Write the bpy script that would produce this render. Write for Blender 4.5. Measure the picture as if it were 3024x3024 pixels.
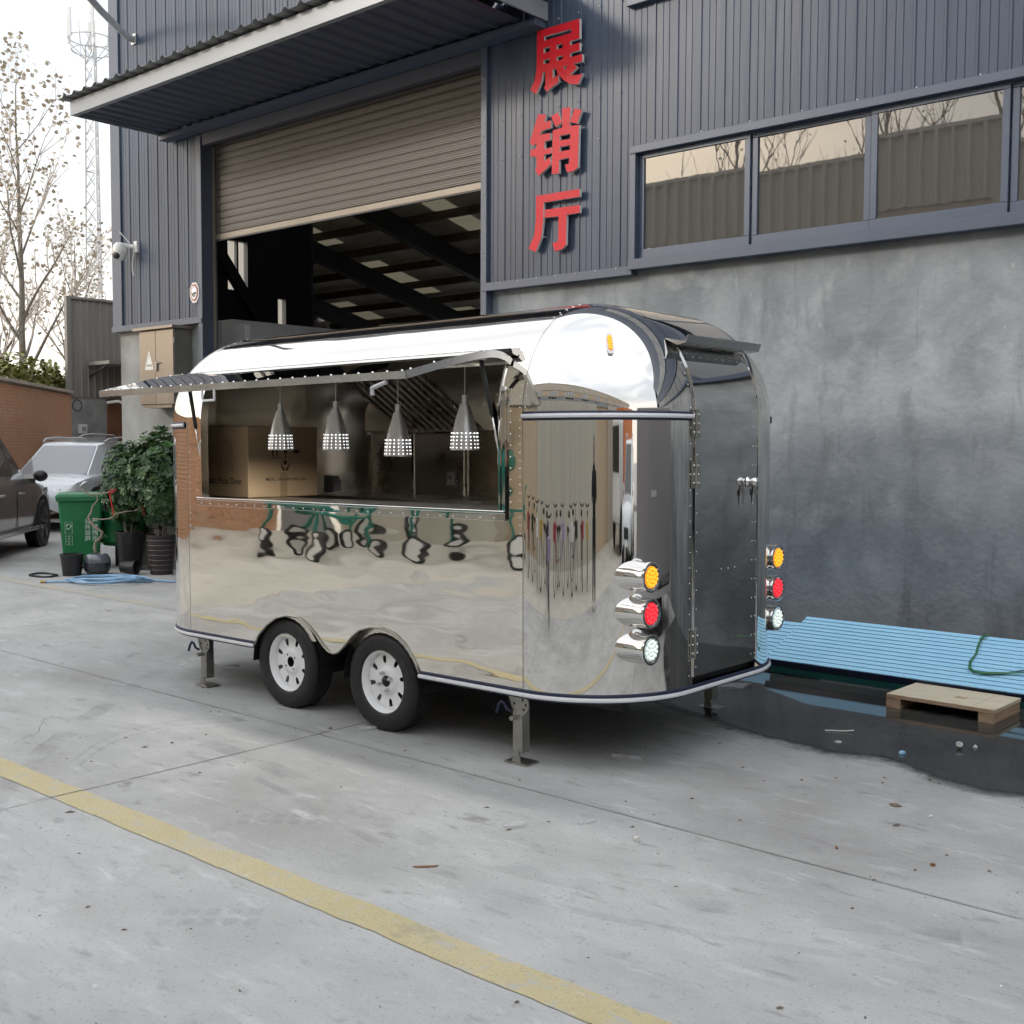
import bpy, math, random
from mathutils import Vector, Matrix, noise as mnoise
R = math.radians
random.seed(7)
scene = bpy.context.scene
for o in list(bpy.data.objects): bpy.data.objects.remove(o, do_unlink=True)
COL = scene.collection

# ------------------------------------------------------------------ camera
cam_d = bpy.data.cameras.new('camera'); cam = bpy.data.objects.new('camera', cam_d); COL.objects.link(cam)
yaw, pitch, roll, FPX, CAMZ = 0.7170099, 0.05982005, 0.00400685, 3386.43, 1.66
fw = Vector((-math.sin(yaw)*math.cos(pitch), math.cos(yaw)*math.cos(pitch), -math.sin(pitch)))
ri = Vector((math.cos(yaw), math.sin(yaw), 0)); up = ri.cross(fw)
r2 = ri*math.cos(roll)+up*math.sin(roll); u2 = up*math.cos(roll)-ri*math.sin(roll)
mw = Matrix((r2, u2, -fw)).transposed().to_4x4(); mw.translation = (0, 0, CAMZ)
cam.matrix_world = mw
cam_d.sensor_width = 36; cam_d.sensor_fit = 'HORIZONTAL'; cam_d.lens = 36*FPX/3024
cam_d.clip_start = 0.05; cam_d.clip_end = 2000
scene.camera = cam

# ------------------------------------------------------------------ sky and sun
SUN_EL, SUN_TO = R(21), Vector((-0.6, -0.8, 0))
to_sun = Vector((SUN_TO.x*math.cos(SUN_EL), SUN_TO.y*math.cos(SUN_EL), math.sin(SUN_EL)))
world = bpy.data.worlds.new('World'); scene.world = world; world.use_nodes = True
wn = world.node_tree; wn.nodes.clear()
sky = wn.nodes.new('ShaderNodeTexSky'); sky.sky_type = 'NISHITA'; sky.sun_disc = False
sky.sun_elevation = SUN_EL; sky.sun_rotation = math.atan2(SUN_TO.x, SUN_TO.y)
sky.air_density = 1.0; sky.dust_density = 2.5; sky.ozone_density = 1.0
# thin high cloud, the same over the whole sky
tc = wn.nodes.new('ShaderNodeTexCoord')
mp = wn.nodes.new('ShaderNodeMapping'); mp.inputs['Scale'].default_value = (1.6, 1.6, 4.5)
nz = wn.nodes.new('ShaderNodeTexNoise'); nz.inputs['Scale'].default_value = 0.9; nz.inputs['Detail'].default_value = 3.5; nz.inputs['Roughness'].default_value = 0.45; nz.inputs['Distortion'].default_value = 0.6
rp = wn.nodes.new('ShaderNodeValToRGB'); rp.color_ramp.elements[0].position = 0.36; rp.color_ramp.elements[1].position = 0.66
rp.color_ramp.elements[0].color = (0.50, 0.50, 0.50, 1); rp.color_ramp.elements[1].color = (0.92, 0.92, 0.92, 1)
mx = wn.nodes.new('ShaderNodeMixRGB'); mx.inputs[2].default_value = (9.3, 9.6, 10.0, 1)
bg = wn.nodes.new('ShaderNodeBackground'); bg.inputs[1].default_value = 0.1
wo = wn.nodes.new('ShaderNodeOutputWorld')
L = wn.links.new
L(tc.outputs['Generated'], mp.inputs[0]); L(mp.outputs[0], nz.inputs['Vector']); L(nz.outputs[0], rp.inputs[0])
sx_ = wn.nodes.new('ShaderNodeSeparateXYZ'); L(tc.outputs['Generated'], sx_.inputs[0])
gr = wn.nodes.new('ShaderNodeMapRange'); gr.inputs[1].default_value = 0; gr.inputs[2].default_value = 1; gr.inputs[3].default_value = 0.80; gr.inputs[4].default_value = 1.35; L(sx_.outputs['Z'], gr.inputs[0])
cm = wn.nodes.new('ShaderNodeMixRGB'); cm.blend_type = 'MULTIPLY'; cm.inputs[0].default_value = 1; cm.inputs[1].default_value = (9.4, 9.4, 9.4, 1); 
wr = wn.nodes.new('ShaderNodeValToRGB'); we = wr.color_ramp.elements; we[0].position = 0; we[0].color = (1.0, .935, .85, 1); we[1].position = .45; we[1].color = (.94, .965, 1, 1); L(sx_.outputs['Z'], wr.inputs[0])
c2 = wn.nodes.new('ShaderNodeMixRGB'); c2.blend_type = 'MULTIPLY'; c2.inputs[0].default_value = 1; L(wr.outputs[0], c2.inputs[1]); L(gr.outputs[0], c2.inputs[2]); L(c2.outputs[0], cm.inputs[2]); L(cm.outputs[0], mx.inputs[2])
L(rp.outputs[0], mx.inputs[0]); L(sky.outputs[0], mx.inputs[1]); L(mx.outputs[0], bg.inputs[0]); L(bg.outputs[0], wo.inputs[0])
sun_d = bpy.data.lights.new('sun', 'SUN'); sun_d.energy = 0.5; sun_d.angle = R(6); sun_d.color = (1, 0.93, 0.85)
sun = bpy.data.objects.new('sun', sun_d); COL.objects.link(sun)
sun.rotation_euler = to_sun.to_track_quat('Z', 'Y').to_euler(); sun.location = (0, -20, 30)
vs = scene.view_settings; vs.view_transform = 'Standard'; vs.look = 'None'; vs.exposure = 0.88; vs.gamma = 1; vs.use_curve_mapping = False
scene.cycles.use_denoising = True; scene.cycles.use_adaptive_sampling = True; scene.cycles.adaptive_threshold = 0.04
scene.cycles.max_bounces = 6; scene.cycles.diffuse_bounces = 3; scene.cycles.glossy_bounces = 6; scene.cycles.caustics_reflective = False; scene.cycles.caustics_refractive = False
scene.cycles.sample_clamp_indirect = 6

# ------------------------------------------------------------------ helpers
ORG = {}
def tag(o, label=None, cat=None, group=None, kind=None):
    if label: o['label'] = label
    if cat: o['category'] = cat
    if group: o['group'] = group
    if kind: o['kind'] = kind
    return o
def empty(name, loc, rz=0, label=None, cat=None, group=None, kind=None):
    o = bpy.data.objects.new(name, None); COL.objects.link(o); o.location = loc; o.rotation_euler = (0, 0, rz)
    o.empty_display_size = 0.1
    ORG[o] = Vector(loc) if rz == 0 else None
    return tag(o, label, cat, group, kind)
def lempty(name, loc, rz, label, cat, group=None):
    """thing built in its own coordinates"""
    o = empty(name, loc, rz, label, cat, group); ORG[o] = Vector((0, 0, 0)); return o

class MB:
    def __init__(s): s.v = []; s.f = []; s.n = None
    def add(s, vs, fs):
        b = len(s.v); s.v += [tuple(p) for p in vs]; s.f += [tuple(b+i for i in q) for q in fs]; return s
    def box(s, x0, x1, y0, y1, z0, z1):
        return s.add([(x0,y0,z0),(x1,y0,z0),(x1,y1,z0),(x0,y1,z0),(x0,y0,z1),(x1,y0,z1),(x1,y1,z1),(x0,y1,z1)],
            [(0,3,2,1),(4,5,6,7),(0,1,5,4),(1,2,6,5),(2,3,7,6),(3,0,4,7)])
    def bar(s, a, b, w, h, up=(0,0,1)):
        a = Vector(a); b = Vector(b); d = (b-a).normalized(); u = Vector(up); sx = d.cross(u)
        if sx.length < 1e-4: sx = d.cross(Vector((1,0,0)))
        sx.normalize(); u = sx.cross(d).normalized(); sx *= w/2; u = u*(h/2)
        vs = [p+k for p in (a, b) for k in (-sx-u, sx-u, sx+u, -sx+u)]
        return s.add(vs, [(0,1,2,3),(7,6,5,4),(0,4,5,1),(1,5,6,2),(2,6,7,3),(3,7,4,0)])
    def tube(s, pts, r, n=8, closed=False, cap=True):
        pts = [Vector(p) for p in pts]; m = len(pts); rs = r if isinstance(r, (list, tuple)) else [r]*m
        rings = []; ref = None
        for i, p in enumerate(pts):
            if closed: d = pts[(i+1) % m]-pts[i-1]
            else: d = pts[min(i+1, m-1)]-pts[max(i-1, 0)]
            if d.length < 1e-9: d = Vector((0,0,1))
            d.normalize()
            if ref is None: ref = Vector((0,0,1)) if abs(d.z) < 0.9 else Vector((1,0,0))
            a = ref-d*ref.dot(d)
            if a.length < 1e-4: a = Vector((1,0,0))-d*d.x
            a.normalize(); ref = a; b = d.cross(a)
            rings.append([p+(a*math.cos(2*math.pi*k/n)+b*math.sin(2*math.pi*k/n))*rs[i] for k in range(n)])
        vs = [q for g in rings for q in g]; fs = []
        for i in range(m if closed else m-1):
            j = (i+1) % m
            for k in range(n): fs.append((i*n+k, i*n+(k+1) % n, j*n+(k+1) % n, j*n+k))
        if cap and not closed: fs += [tuple(range(n-1, -1, -1)), tuple((m-1)*n+k for k in range(n))]
        return s.add(vs, fs)
    def lathe(s, prof, n=24, c=(0,0,0), ax=(0,0,1), closed=False, a0=0, a1=2*math.pi):
        """prof: (radius, height along axis)"""
        ax = Vector(ax).normalized(); e1 = Vector((0,0,1)) if abs(ax.z) < 0.9 else Vector((1,0,0))
        e1 = (e1-ax*e1.dot(ax)).normalized(); e2 = ax.cross(e1); c = Vector(c)
        full = abs(a1-a0-2*math.pi) < 1e-6; m = n if full else n+1
        vs = []
        for k in range(m):
            t = a0+(a1-a0)*k/n; e = e1*math.cos(t)+e2*math.sin(t)
            vs += [c+e*r+ax*h for r, h in prof]
        q = len(prof); fs = []
        for k in range(n):
            k2 = (k+1) % m
            for i in range(q if closed else q-1):
                j = (i+1) % q
                fs.append((k*q+i, k2*q+i, k2*q+j, k*q+j))
        return s.add(vs, fs)
    def prism(s, poly, o, ex, ey, ez, d):
        """2D polygon extruded by d along ez"""
        o, ex, ey, ez = Vector(o), Vector(ex), Vector(ey), Vector(ez); n = len(poly)
        vs = [o+ex*x+ey*y for x, y in poly]+[o+ex*x+ey*y+ez*d for x, y in poly]
        fs = [tuple(range(n-1, -1, -1)), tuple(range(n, 2*n))]+[(i, (i+1) % n, n+(i+1) % n, n+i) for i in range(n)]
        return s.add(vs, fs)
    def grid(s, fn, us, ws, nf=None):
        b = len(s.v); m = len(ws)
        for u in us:
            for w in ws:
                s.v.append(tuple(fn(u, w)))
                if nf:
                    if s.n is None: s.n = []
                    s.n.append(tuple(nf(u, w)))
        for i in range(len(us)-1):
            for j in range(m-1): s.f.append((b+i*m+j, b+(i+1)*m+j, b+(i+1)*m+j+1, b+i*m+j+1))
        return s
    def ball(s, c, r, n=6, m=4, squash=(1,1,1)):
        c = Vector(c); prof = [(math.sin(math.pi*i/m)*r, -math.cos(math.pi*i/m)*r) for i in range(m+1)]
        b = MB().lathe(prof, n); return s.add([(c.x+x*squash[0], c.y+y*squash[1], c.z+z*squash[2]) for x, y, z in b.v], b.f)
    def mesh(s, org=Vector((0,0,0)), smooth=False):
        me = bpy.data.meshes.new('mesh')
        me.from_pydata([(x-org[0], y-org[1], z-org[2]) for x, y, z in s.v], [], s.f)
        if smooth: me.polygons.foreach_set('use_smooth', [True]*len(me.polygons))
        if s.n and len(s.n) == len(s.v):
            me.polygons.foreach_set('use_smooth', [True]*len(me.polygons))
            me.normals_split_custom_set_from_vertices(s.n)
        me.update(); return me
    def build(s, name, mat, parent=None, smooth=False, bevel=0, label=None, kind=None, org=None, auto=None):
        r = parent
        while r is not None and r not in ORG: r = r.parent
        g = ORG.get(r) if r is not None else (org or Vector((0,0,0)))
        if g is None: g = Vector((0,0,0))
        g = Vector(g)
        me = s.mesh(g, smooth); o = bpy.data.objects.new(name, me); COL.objects.link(o)
        me.materials.append(MT[mat] if isinstance(mat, str) else mat)
        if parent is not None: o.parent = parent
        else: o.location = g; ORG[o] = g
        if bevel:
            b = o.modifiers.new('bevel', 'BEVEL'); b.width = bevel; b.segments = 2; b.limit_method = 'ANGLE'; b.angle_limit = R(35)
        if auto: me.set_sharp_from_angle(angle=R(auto))
        if label: o['label'] = label
        if kind: o['kind'] = kind
        return o
def linked(name, me, mat, parent, loc=(0,0,0), rot=(0,0,0), scale=(1,1,1)):
    o = bpy.data.objects.new(name, me); COL.objects.link(o); o.parent = parent; o.location = loc; o.rotation_euler = rot; o.scale = scale
    if mat and not me.materials: me.materials.append(MT[mat])
    return o
def copy_tree(o, parent=None):
    c = o.copy(); COL.objects.link(c); c.parent = parent
    for ch in list(o.children): copy_tree(ch, c)
    return c
_tc = {}
def glyphs(txt, off=0.0):
    if (txt, off) not in _tc:
        cu = bpy.data.curves.new('t', 'FONT'); cu.body = txt; cu.size = 1; cu.offset = off; cu.resolution_u = 3
        o = bpy.data.objects.new('t', cu); COL.objects.link(o); bpy.context.view_layer.update()
        me = o.to_mesh(); _tc[(txt, off)] = ([tuple(v.co) for v in me.vertices], [tuple(p.vertices) for p in me.polygons])
        o.to_mesh_clear(); bpy.data.objects.remove(o, do_unlink=True); bpy.data.curves.remove(cu)
    return _tc[(txt, off)]
def text(mb, txt, o, ex, ey, size, off=0.0, sx=1.0, center=False):
    v, f = glyphs(txt, off); o, ex, ey = Vector(o), Vector(ex).normalized(), Vector(ey).normalized()
    c = 0
    if center and v: c = (max(p[0] for p in v)+min(p[0] for p in v))/2
    mb.add([o+ex*((p[0]-c)*size*sx)+ey*(p[1]*size) for p in v], f); return mb

# ------------------------------------------------------------------ materials
MT = {}
def pm(name, col, rough=0.5, metal=0.0, col2=None, scale=4.0, stretch=(1,1,1), lo=0.35, hi=0.65, detail=6, col3=None, s3=0.6, lo3=0.5, hi3=0.62, st3=(1,1,1),
       bump=0.0, bscale=60.0, bst=(1,1,1), bdet=4, rvar=0.0, spec=None, emit=None, estr=0, trans=0, ior=None, alpha=None, coat=0, speck=None, dist=0.0):
    m = bpy.data.materials.new(name); m.use_nodes = True; nt = m.node_tree; b = nt.nodes['Principled BSDF']; lk = nt.links.new
    b.inputs['Base Color'].default_value = (*col, 1); b.inputs['Roughness'].default_value = rough; b.inputs['Metallic'].default_value = metal
    if spec is not None: b.inputs['Specular IOR Level'].default_value = spec
    if ior: b.inputs['IOR'].default_value = ior
    if trans: b.inputs['Transmission Weight'].default_value = trans
    if coat: b.inputs['Coat Weight'].default_value = coat; b.inputs['Coat Roughness'].default_value = 0.06
    if emit: b.inputs['Emission Color'].default_value = (*emit, 1); b.inputs['Emission Strength'].default_value = estr
    if alpha is not None: b.inputs['Alpha'].default_value = alpha
    t = nt.nodes.new('ShaderNodeTexCoord')
    def ns(sc, st, det=detail, ds=0.0, ro=0.6):
        mpn = nt.nodes.new('ShaderNodeMapping'); mpn.inputs['Scale'].default_value = st; lk(t.outputs['Object'], mpn.inputs[0])
        n = nt.nodes.new('ShaderNodeTexNoise'); n.inputs['Scale'].default_value = sc; n.inputs['Detail'].default_value = det
        n.inputs['Roughness'].default_value = ro; n.inputs['Distortion'].default_value = ds; lk(mpn.outputs[0], n.inputs['Vector']); return n
    def ramp(n, a, c, ca, cb):
        q = nt.nodes.new('ShaderNodeValToRGB'); e = q.color_ramp.elements; e[0].position = a; e[1].position = c; e[0].color = (*ca, 1); e[1].color = (*cb, 1)
        lk(n.outputs[0], q.inputs[0]); return q
    out = None
    if col2:
        n1 = ns(scale, stretch, ds=dist); q = ramp(n1, lo, hi, col, col2); out = q.outputs[0]
        if rvar:
            mm = nt.nodes.new('ShaderNodeMapRange'); lk(n1.outputs[0], mm.inputs[0]); mm.inputs[1].default_value = 0.3; mm.inputs[2].default_value = 0.7
            mm.inputs[3].default_value = max(0, rough-rvar); mm.inputs[4].default_value = rough+rvar; lk(mm.outputs[0], b.inputs['Roughness'])
    def over(src, fac, c):
        mxn = nt.nodes.new('ShaderNodeMixRGB'); lk(fac, mxn.inputs[0])
        if src: lk(src, mxn.inputs[1])
        else: mxn.inputs[1].default_value = (*col, 1)
        mxn.inputs[2].default_value = (*c, 1); return mxn.outputs[0]
    if col3:
        n3 = ns(s3, st3, 8); q3 = ramp(n3, lo3, hi3, (0,0,0), (1,1,1)); out = over(out, q3.outputs[0], col3)
    if speck:
        for (sc, lo_, hi_, cc, st) in speck:
            n4 = ns(sc, st, 5, 0.3); q4 = ramp(n4, lo_, hi_, (0,0,0), (1,1,1)); out = over(out, q4.outputs[0], cc)
    if out: lk(out, b.inputs['Base Color'])
    if bump:
        nb = ns(bscale, bst, bdet, 0.0, 0.5); bn = nt.nodes.new('ShaderNodeBump'); bn.inputs['Strength'].default_value = 1; bn.inputs['Distance'].default_value = bump
        lk(nb.outputs[0], bn.inputs['Height']); lk(bn.outputs[0], b.inputs['Normal'])
    MT[name] = m; return m

pm('concrete', (.335,.335,.325), .82, col2=(.50,.498,.485), scale=1.1, stretch=(1,1.7,1), lo=.3, hi=.7, detail=10, col3=(.30,.29,.275), s3=.55, lo3=.50, hi3=.70,
   bump=.004, bscale=70, bst=(1,1,1), speck=[(5, .58, .74, (.27,.265,.255), (1,2.6,1)), (2.6, .58, .76, (.54,.54,.525), (1,3.5,1)), (24, .66, .74, (.20,.195,.185), (1,1.6,1)), (14, .66, .78, (.60,.60,.59), (1,2.4,1)), (60, .60, .70, (.25,.245,.24), (1,1,1)), (130, .58, .70, (.47,.47,.46), (1,1,1)), (1.3, .66, .72, (.23,.22,.21), (1,1.8,1))])
pm('warm_concrete', (.42,.40,.35), .82, col2=(.54,.515,.455), scale=.9, lo=.3, hi=.7, detail=9, bump=.003, bscale=60)
pm('joint', (.045,.042,.04), .9, col2=(.10,.095,.09), scale=30)
pm('far_ground', (.30,.29,.27), .9, col2=(.36,.35,.33), scale=.4)
pm('yellow_paint', (.455,.385,.205), .78, col2=(.52,.45,.275), scale=2.2, lo=.3, hi=.7, detail=8, col3=(.34,.30,.19), s3=1.1, lo3=.55, hi3=.72, bump=.002, bscale=120,
   speck=[(95, .52, .64, (.37,.325,.21), (1,1.5,1)), (9, .64, .74, (.62,.55,.38), (1,4,1)), (2.2, .60, .74, (.24,.225,.185), (1,1.6,1)), (11, .56, .66, (.42,.40,.35), (1,1.4,1)), (1.1, .55, .68, (.43,.405,.34), (1,1,1))])
pm('worn_yellow', (.41,.40,.375), .8, col2=(.46,.42,.31), scale=2.0, lo=.42, hi=.62, detail=8, speck=[(14, .55, .65, (.38,.37,.34), (1,1.5,1))])
pm('wet', (.032,.032,.031), .03, col2=(.062,.06,.056), scale=1.5, spec=.5, ior=1.33, speck=[(3.0, .62, .7, (.085,.075,.05), (1,2,1))])
pm('damp', (.11,.108,.102), .35, col2=(.18,.175,.165), scale=5, alpha=.7)
pm('damp_edge', (.17,.168,.16), .6, col2=(.24,.235,.225), scale=6, alpha=.45)
m = pm('plaster', (.215,.238,.255), .78, col2=(.365,.392,.41), scale=1.5, stretch=(1,1,.9), lo=.36, hi=.64, detail=15, col3=(.41,.435,.445), s3=2.4, lo3=.53, hi3=.72, bump=.006, bscale=22, dist=.35,
   speck=[(2.0, .56, .78, (.165,.178,.187), (2.6,1,.5)), (6, .64, .80, (.45,.47,.48), (1.6,1,.7)), (9, .66, .80, (.17,.182,.19), (2,1,.12)), (26, .72, .76, (.52,.53,.54), (2,1,.22)), (.5, .55, .75, (.175,.187,.195), (1,1,1.4))])
# darker lower zone with an uneven upper edge
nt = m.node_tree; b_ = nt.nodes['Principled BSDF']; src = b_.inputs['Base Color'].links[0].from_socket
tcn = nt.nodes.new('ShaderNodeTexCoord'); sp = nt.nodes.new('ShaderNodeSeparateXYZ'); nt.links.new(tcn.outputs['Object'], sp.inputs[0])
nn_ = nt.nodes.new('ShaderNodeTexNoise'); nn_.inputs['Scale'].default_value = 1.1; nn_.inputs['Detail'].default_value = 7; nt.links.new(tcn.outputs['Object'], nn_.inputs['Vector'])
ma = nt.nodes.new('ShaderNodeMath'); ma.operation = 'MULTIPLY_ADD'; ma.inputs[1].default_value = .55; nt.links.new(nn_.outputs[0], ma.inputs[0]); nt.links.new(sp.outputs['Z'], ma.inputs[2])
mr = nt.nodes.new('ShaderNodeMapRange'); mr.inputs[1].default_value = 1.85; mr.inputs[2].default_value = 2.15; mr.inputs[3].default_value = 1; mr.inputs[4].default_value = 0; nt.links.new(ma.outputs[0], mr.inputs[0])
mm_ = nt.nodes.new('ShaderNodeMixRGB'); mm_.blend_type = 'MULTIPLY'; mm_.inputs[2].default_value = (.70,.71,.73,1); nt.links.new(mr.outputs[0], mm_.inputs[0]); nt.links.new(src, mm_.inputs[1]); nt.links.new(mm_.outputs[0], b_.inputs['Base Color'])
m = pm('puddle_edge', (.045,.045,.043), .1, ior=1.33)
nt = m.node_tree; b_ = nt.nodes['Principled BSDF']; at = nt.nodes.new('ShaderNodeAttribute'); at.attribute_name = 'wet'; t_ = nt.nodes.new('ShaderNodeTexCoord')
n_ = nt.nodes.new('ShaderNodeTexNoise'); n_.inputs['Scale'].default_value = 14; n_.inputs['Detail'].default_value = 8; nt.links.new(t_.outputs['Object'], n_.inputs['Vector'])
a_ = nt.nodes.new('ShaderNodeMath'); a_.operation = 'MULTIPLY_ADD'; a_.inputs[1].default_value = .9; nt.links.new(n_.outputs[0], a_.inputs[0]); nt.links.new(at.outputs['Fac'], a_.inputs[2])
m1 = nt.nodes.new('ShaderNodeMapRange'); m1.inputs[1].default_value = .45; m1.inputs[2].default_value = 1.15; nt.links.new(a_.outputs[0], m1.inputs[0]); nt.links.new(m1.outputs[0], b_.inputs['Alpha'])
m2 = nt.nodes.new('ShaderNodeMapRange'); m2.inputs[1].default_value = .6; m2.inputs[2].default_value = 1.0; m2.inputs[3].default_value = .55; m2.inputs[4].default_value = .035; nt.links.new(a_.outputs[0], m2.inputs[0]); nt.links.new(m2.outputs[0], b_.inputs['Roughness'])
pm('plaster_pale', (.22,.228,.225), .8, col2=(.36,.37,.36), scale=1.6, lo=.3, hi=.7, detail=9, col3=(.20,.205,.205), s3=1.3, lo3=.5, hi3=.7, bump=.003, bscale=30)
pm('clad', (.044,.060,.096), .36, spec=.35, col2=(.064,.086,.134), scale=.7, stretch=(3,1,.3), rvar=.05, bump=.002, bscale=2.2, bst=(6,1,.6), speck=[(30, .74, .8, (.15,.17,.205), (4,1,.3)), (5, .66, .8, (.10,.115,.14), (5,1,.18))])
pm('clad_trim', (.066,.088,.134), .38, col2=(.080,.102,.150), scale=1.2, rvar=.04)
pm('clad_dark', (.062,.071,.10), .42, col2=(.075,.085,.115), scale=1)
pm('canopy_sheet', (.20,.205,.20), .45, col2=(.25,.255,.25), scale=2)
pm('fascia', (.25,.27,.295), .34, .2, col2=(.33,.35,.375), scale=1.4, stretch=(.4,1,1), rvar=.08)
pm('shutter', (.080,.073,.067), .38, .25, col2=(.094,.086,.079), scale=1.5, stretch=(.3,1,1), rvar=.06)
pm('shutter_rail', (.20,.175,.145), .35, .3, col2=(.24,.21,.175), scale=2)
pm('dark_steel', (.028,.031,.036), .5, .3)
pm('rust_steel', (.075,.055,.045), .6, .2, col2=(.11,.08,.06), scale=3)
pm('roof_inside', (.60,.56,.50), .5, col2=(.48,.45,.40), scale=2)
m = pm('skylight', (.8,.78,.7), .4, trans=.0); 
nt = m.node_tree; tr = nt.nodes.new('ShaderNodeBsdfTranslucent'); tr.inputs[0].default_value = (.30,.28,.23,1); nt.links.new(tr.outputs[0], nt.nodes['Material Output'].inputs[0])
m = pm('added_light_panel', (.75,.73,.68), .5)
nt = m.node_tree; tr = nt.nodes.new('ShaderNodeBsdfTranslucent'); tr.inputs[0].default_value = (.7,.68,.6,1); ms_ = nt.nodes.new('ShaderNodeMixShader'); nt.links.new(nt.nodes['Principled BSDF'].outputs[0], ms_.inputs[1]); nt.links.new(tr.outputs[0], ms_.inputs[2]); nt.links.new(ms_.outputs[0], nt.nodes['Material Output'].inputs[0])
pm('red_sign', (.62,.008,.020), .45, col2=(.66,.012,.026), scale=1.5, spec=.3)
pm('white_edge', (.75,.73,.72), .4)
pm('window_glass', (.062,.060,.056), .012, spec=.5, ior=2.2, bump=.0006, bscale=1.3)
pm('alu_frame', (.076,.100,.148), .34, col2=(.09,.114,.164), scale=2)
pm('white_plastic', (.78,.78,.76), .4)
pm('black_plastic', (.012,.012,.013), .45, col2=(.02,.02,.022), scale=8)
pm('grey_paint', (.33,.34,.36), .4, col2=(.4,.41,.43), scale=2)
pm('cabinet', (.25,.213,.18), .34, .5, col2=(.285,.245,.21), scale=1.2, stretch=(6,1,.6), rvar=.07)
pm('cabinet_side', (.20,.195,.18), .3, .6, col2=(.26,.25,.23), scale=1.5)
pm('white_panel', (.60,.61,.62), .5, col2=(.66,.67,.68), scale=2)
# polished stainless skin: sheet slightly wavy
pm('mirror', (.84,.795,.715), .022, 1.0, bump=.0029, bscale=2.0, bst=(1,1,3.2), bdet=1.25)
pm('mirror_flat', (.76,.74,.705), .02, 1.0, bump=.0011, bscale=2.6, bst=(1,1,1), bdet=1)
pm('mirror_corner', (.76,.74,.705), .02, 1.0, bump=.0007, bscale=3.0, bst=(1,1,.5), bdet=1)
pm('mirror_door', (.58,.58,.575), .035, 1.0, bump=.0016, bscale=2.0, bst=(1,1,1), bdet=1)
pm('chrome', (.82,.81,.80), .04, 1.0)
pm('brushed', (.56,.55,.53), .26, 1.0, col2=(.64,.63,.60), scale=4, stretch=(1,1,1), rvar=.08)
pm('brushed_v', (.66,.655,.65), .38, .75, col2=(.62,.61,.60), scale=3, stretch=(25,25,.5), rvar=.05)
pm('steel_in', (.82,.76,.68), .32, 1.0, col2=(.86,.81,.74), scale=2.5, rvar=.08, bump=.002, bscale=3)
pm('dark_in', (.72,.68,.61), .25, 1.0, bump=.002, bscale=3)
pm('counter', (.50,.50,.50), .28, 1.0)
pm('zinc', (.33,.32,.29), .38, .9, col2=(.42,.41,.37), scale=9, rvar=.08)
pm('tyre', (.010,.010,.011), .55, col2=(.016,.016,.016), scale=12, bump=.001, bscale=120)
pm('tyre_mark', (.045,.045,.047), .55)
pm('white_rim', (.90,.90,.90), .3, coat=.3, col2=(.87,.87,.865), scale=6)
pm('black_steel', (.014,.014,.015), .45, .3, col2=(.022,.021,.021), scale=6)
pm('white_trim', (.78,.78,.80), .25, coat=.4)
pm('lens_amber', (.85,.32,.01), .25, emit=(1,.36,.01), estr=.35)
pm('lens_red', (.75,.01,.03), .25, emit=(1,.02,.04), estr=.30)
pm('lens_white', (.55,.68,.62), .2, emit=(.85,1,.92), estr=.08)
pm('led_amber', (1,.5,.05), .3, emit=(1,.48,.03), estr=.5)
pm('led_red', (1,.05,.08), .3, emit=(1,.06,.08), estr=.35)
pm('led_white', (1,1,1), .3, emit=(.9,1,.95), estr=.30)
pm('lamp_dot', (1,1,1), .5, emit=(.97,.98,1), estr=1.7)
pm('lamp_bulb', (1,1,1), .5, emit=(1,.97,.9), estr=480)
pm('carton', (.62,.44,.26), .75, col2=(.66,.475,.29), scale=2, stretch=(1,1,6), bump=.0012, bscale=40)
pm('carton_ink', (.07,.055,.045), .8)
pm('carton_line', (.30,.20,.12), .8)
pm('tape', (.45,.31,.17), .35)
pm('blue_board', (.35,.67,.91), .55, col2=(.38,.70,.93), scale=4, bump=.0004, bscale=150)
pm('green_edge', (.015,.13,.12), .6)
pm('navy', (.012,.018,.05), .5)
pm('blue_grip', (.012,.014,.05), .5)
pm('strap_green', (.03,.13,.055), .55, col2=(.04,.17,.07), scale=20)
pm('ply', (.60,.52,.38), .7, col2=(.68,.60,.46), scale=2.5, stretch=(1,4,1), lo=.3, hi=.7, col3=(.50,.40,.27), s3=2.2, lo3=.6, hi3=.7, bump=.001, bscale=40)
pm('ply_edge', (.38,.24,.15), .8, col2=(.55,.40,.27), scale=40, stretch=(.2,.2,3))
pm('litter', (.10,.09,.08), .8, col2=(.22,.17,.12), scale=5)
pm('litter_pale', (.66,.65,.62), .6)
pm('dry_leaf', (.22,.11,.05), .7, col2=(.30,.16,.08), scale=20)
m = pm('film', (.6,.61,.63), .12, spec=.6); m.node_tree.nodes['Principled BSDF'].inputs['Alpha'].default_value = .28
m = pm('skid', (.17,.17,.17), .8); m.node_tree.nodes['Principled BSDF'].inputs['Alpha'].default_value = .075
m = pm('skid_dark', (.10,.10,.10), .8, alpha=.6)
m = pm('skid_soft', (.22,.22,.22), .8)
nt = m.node_tree; t_ = nt.nodes.new('ShaderNodeTexCoord'); n_ = nt.nodes.new('ShaderNodeTexNoise'); n_.inputs['Scale'].default_value = 3.2; n_.inputs['Detail'].default_value = 9; r_ = nt.nodes.new('ShaderNodeMapRange')
r_.inputs[1].default_value = .45; r_.inputs[2].default_value = .75; r_.inputs[3].default_value = 0; r_.inputs[4].default_value = .22
nt.links.new(t_.outputs['Object'], n_.inputs['Vector']); nt.links.new(n_.outputs[0], r_.inputs[0]); nt.links.new(r_.outputs[0], nt.nodes['Principled BSDF'].inputs['Alpha'])
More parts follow.
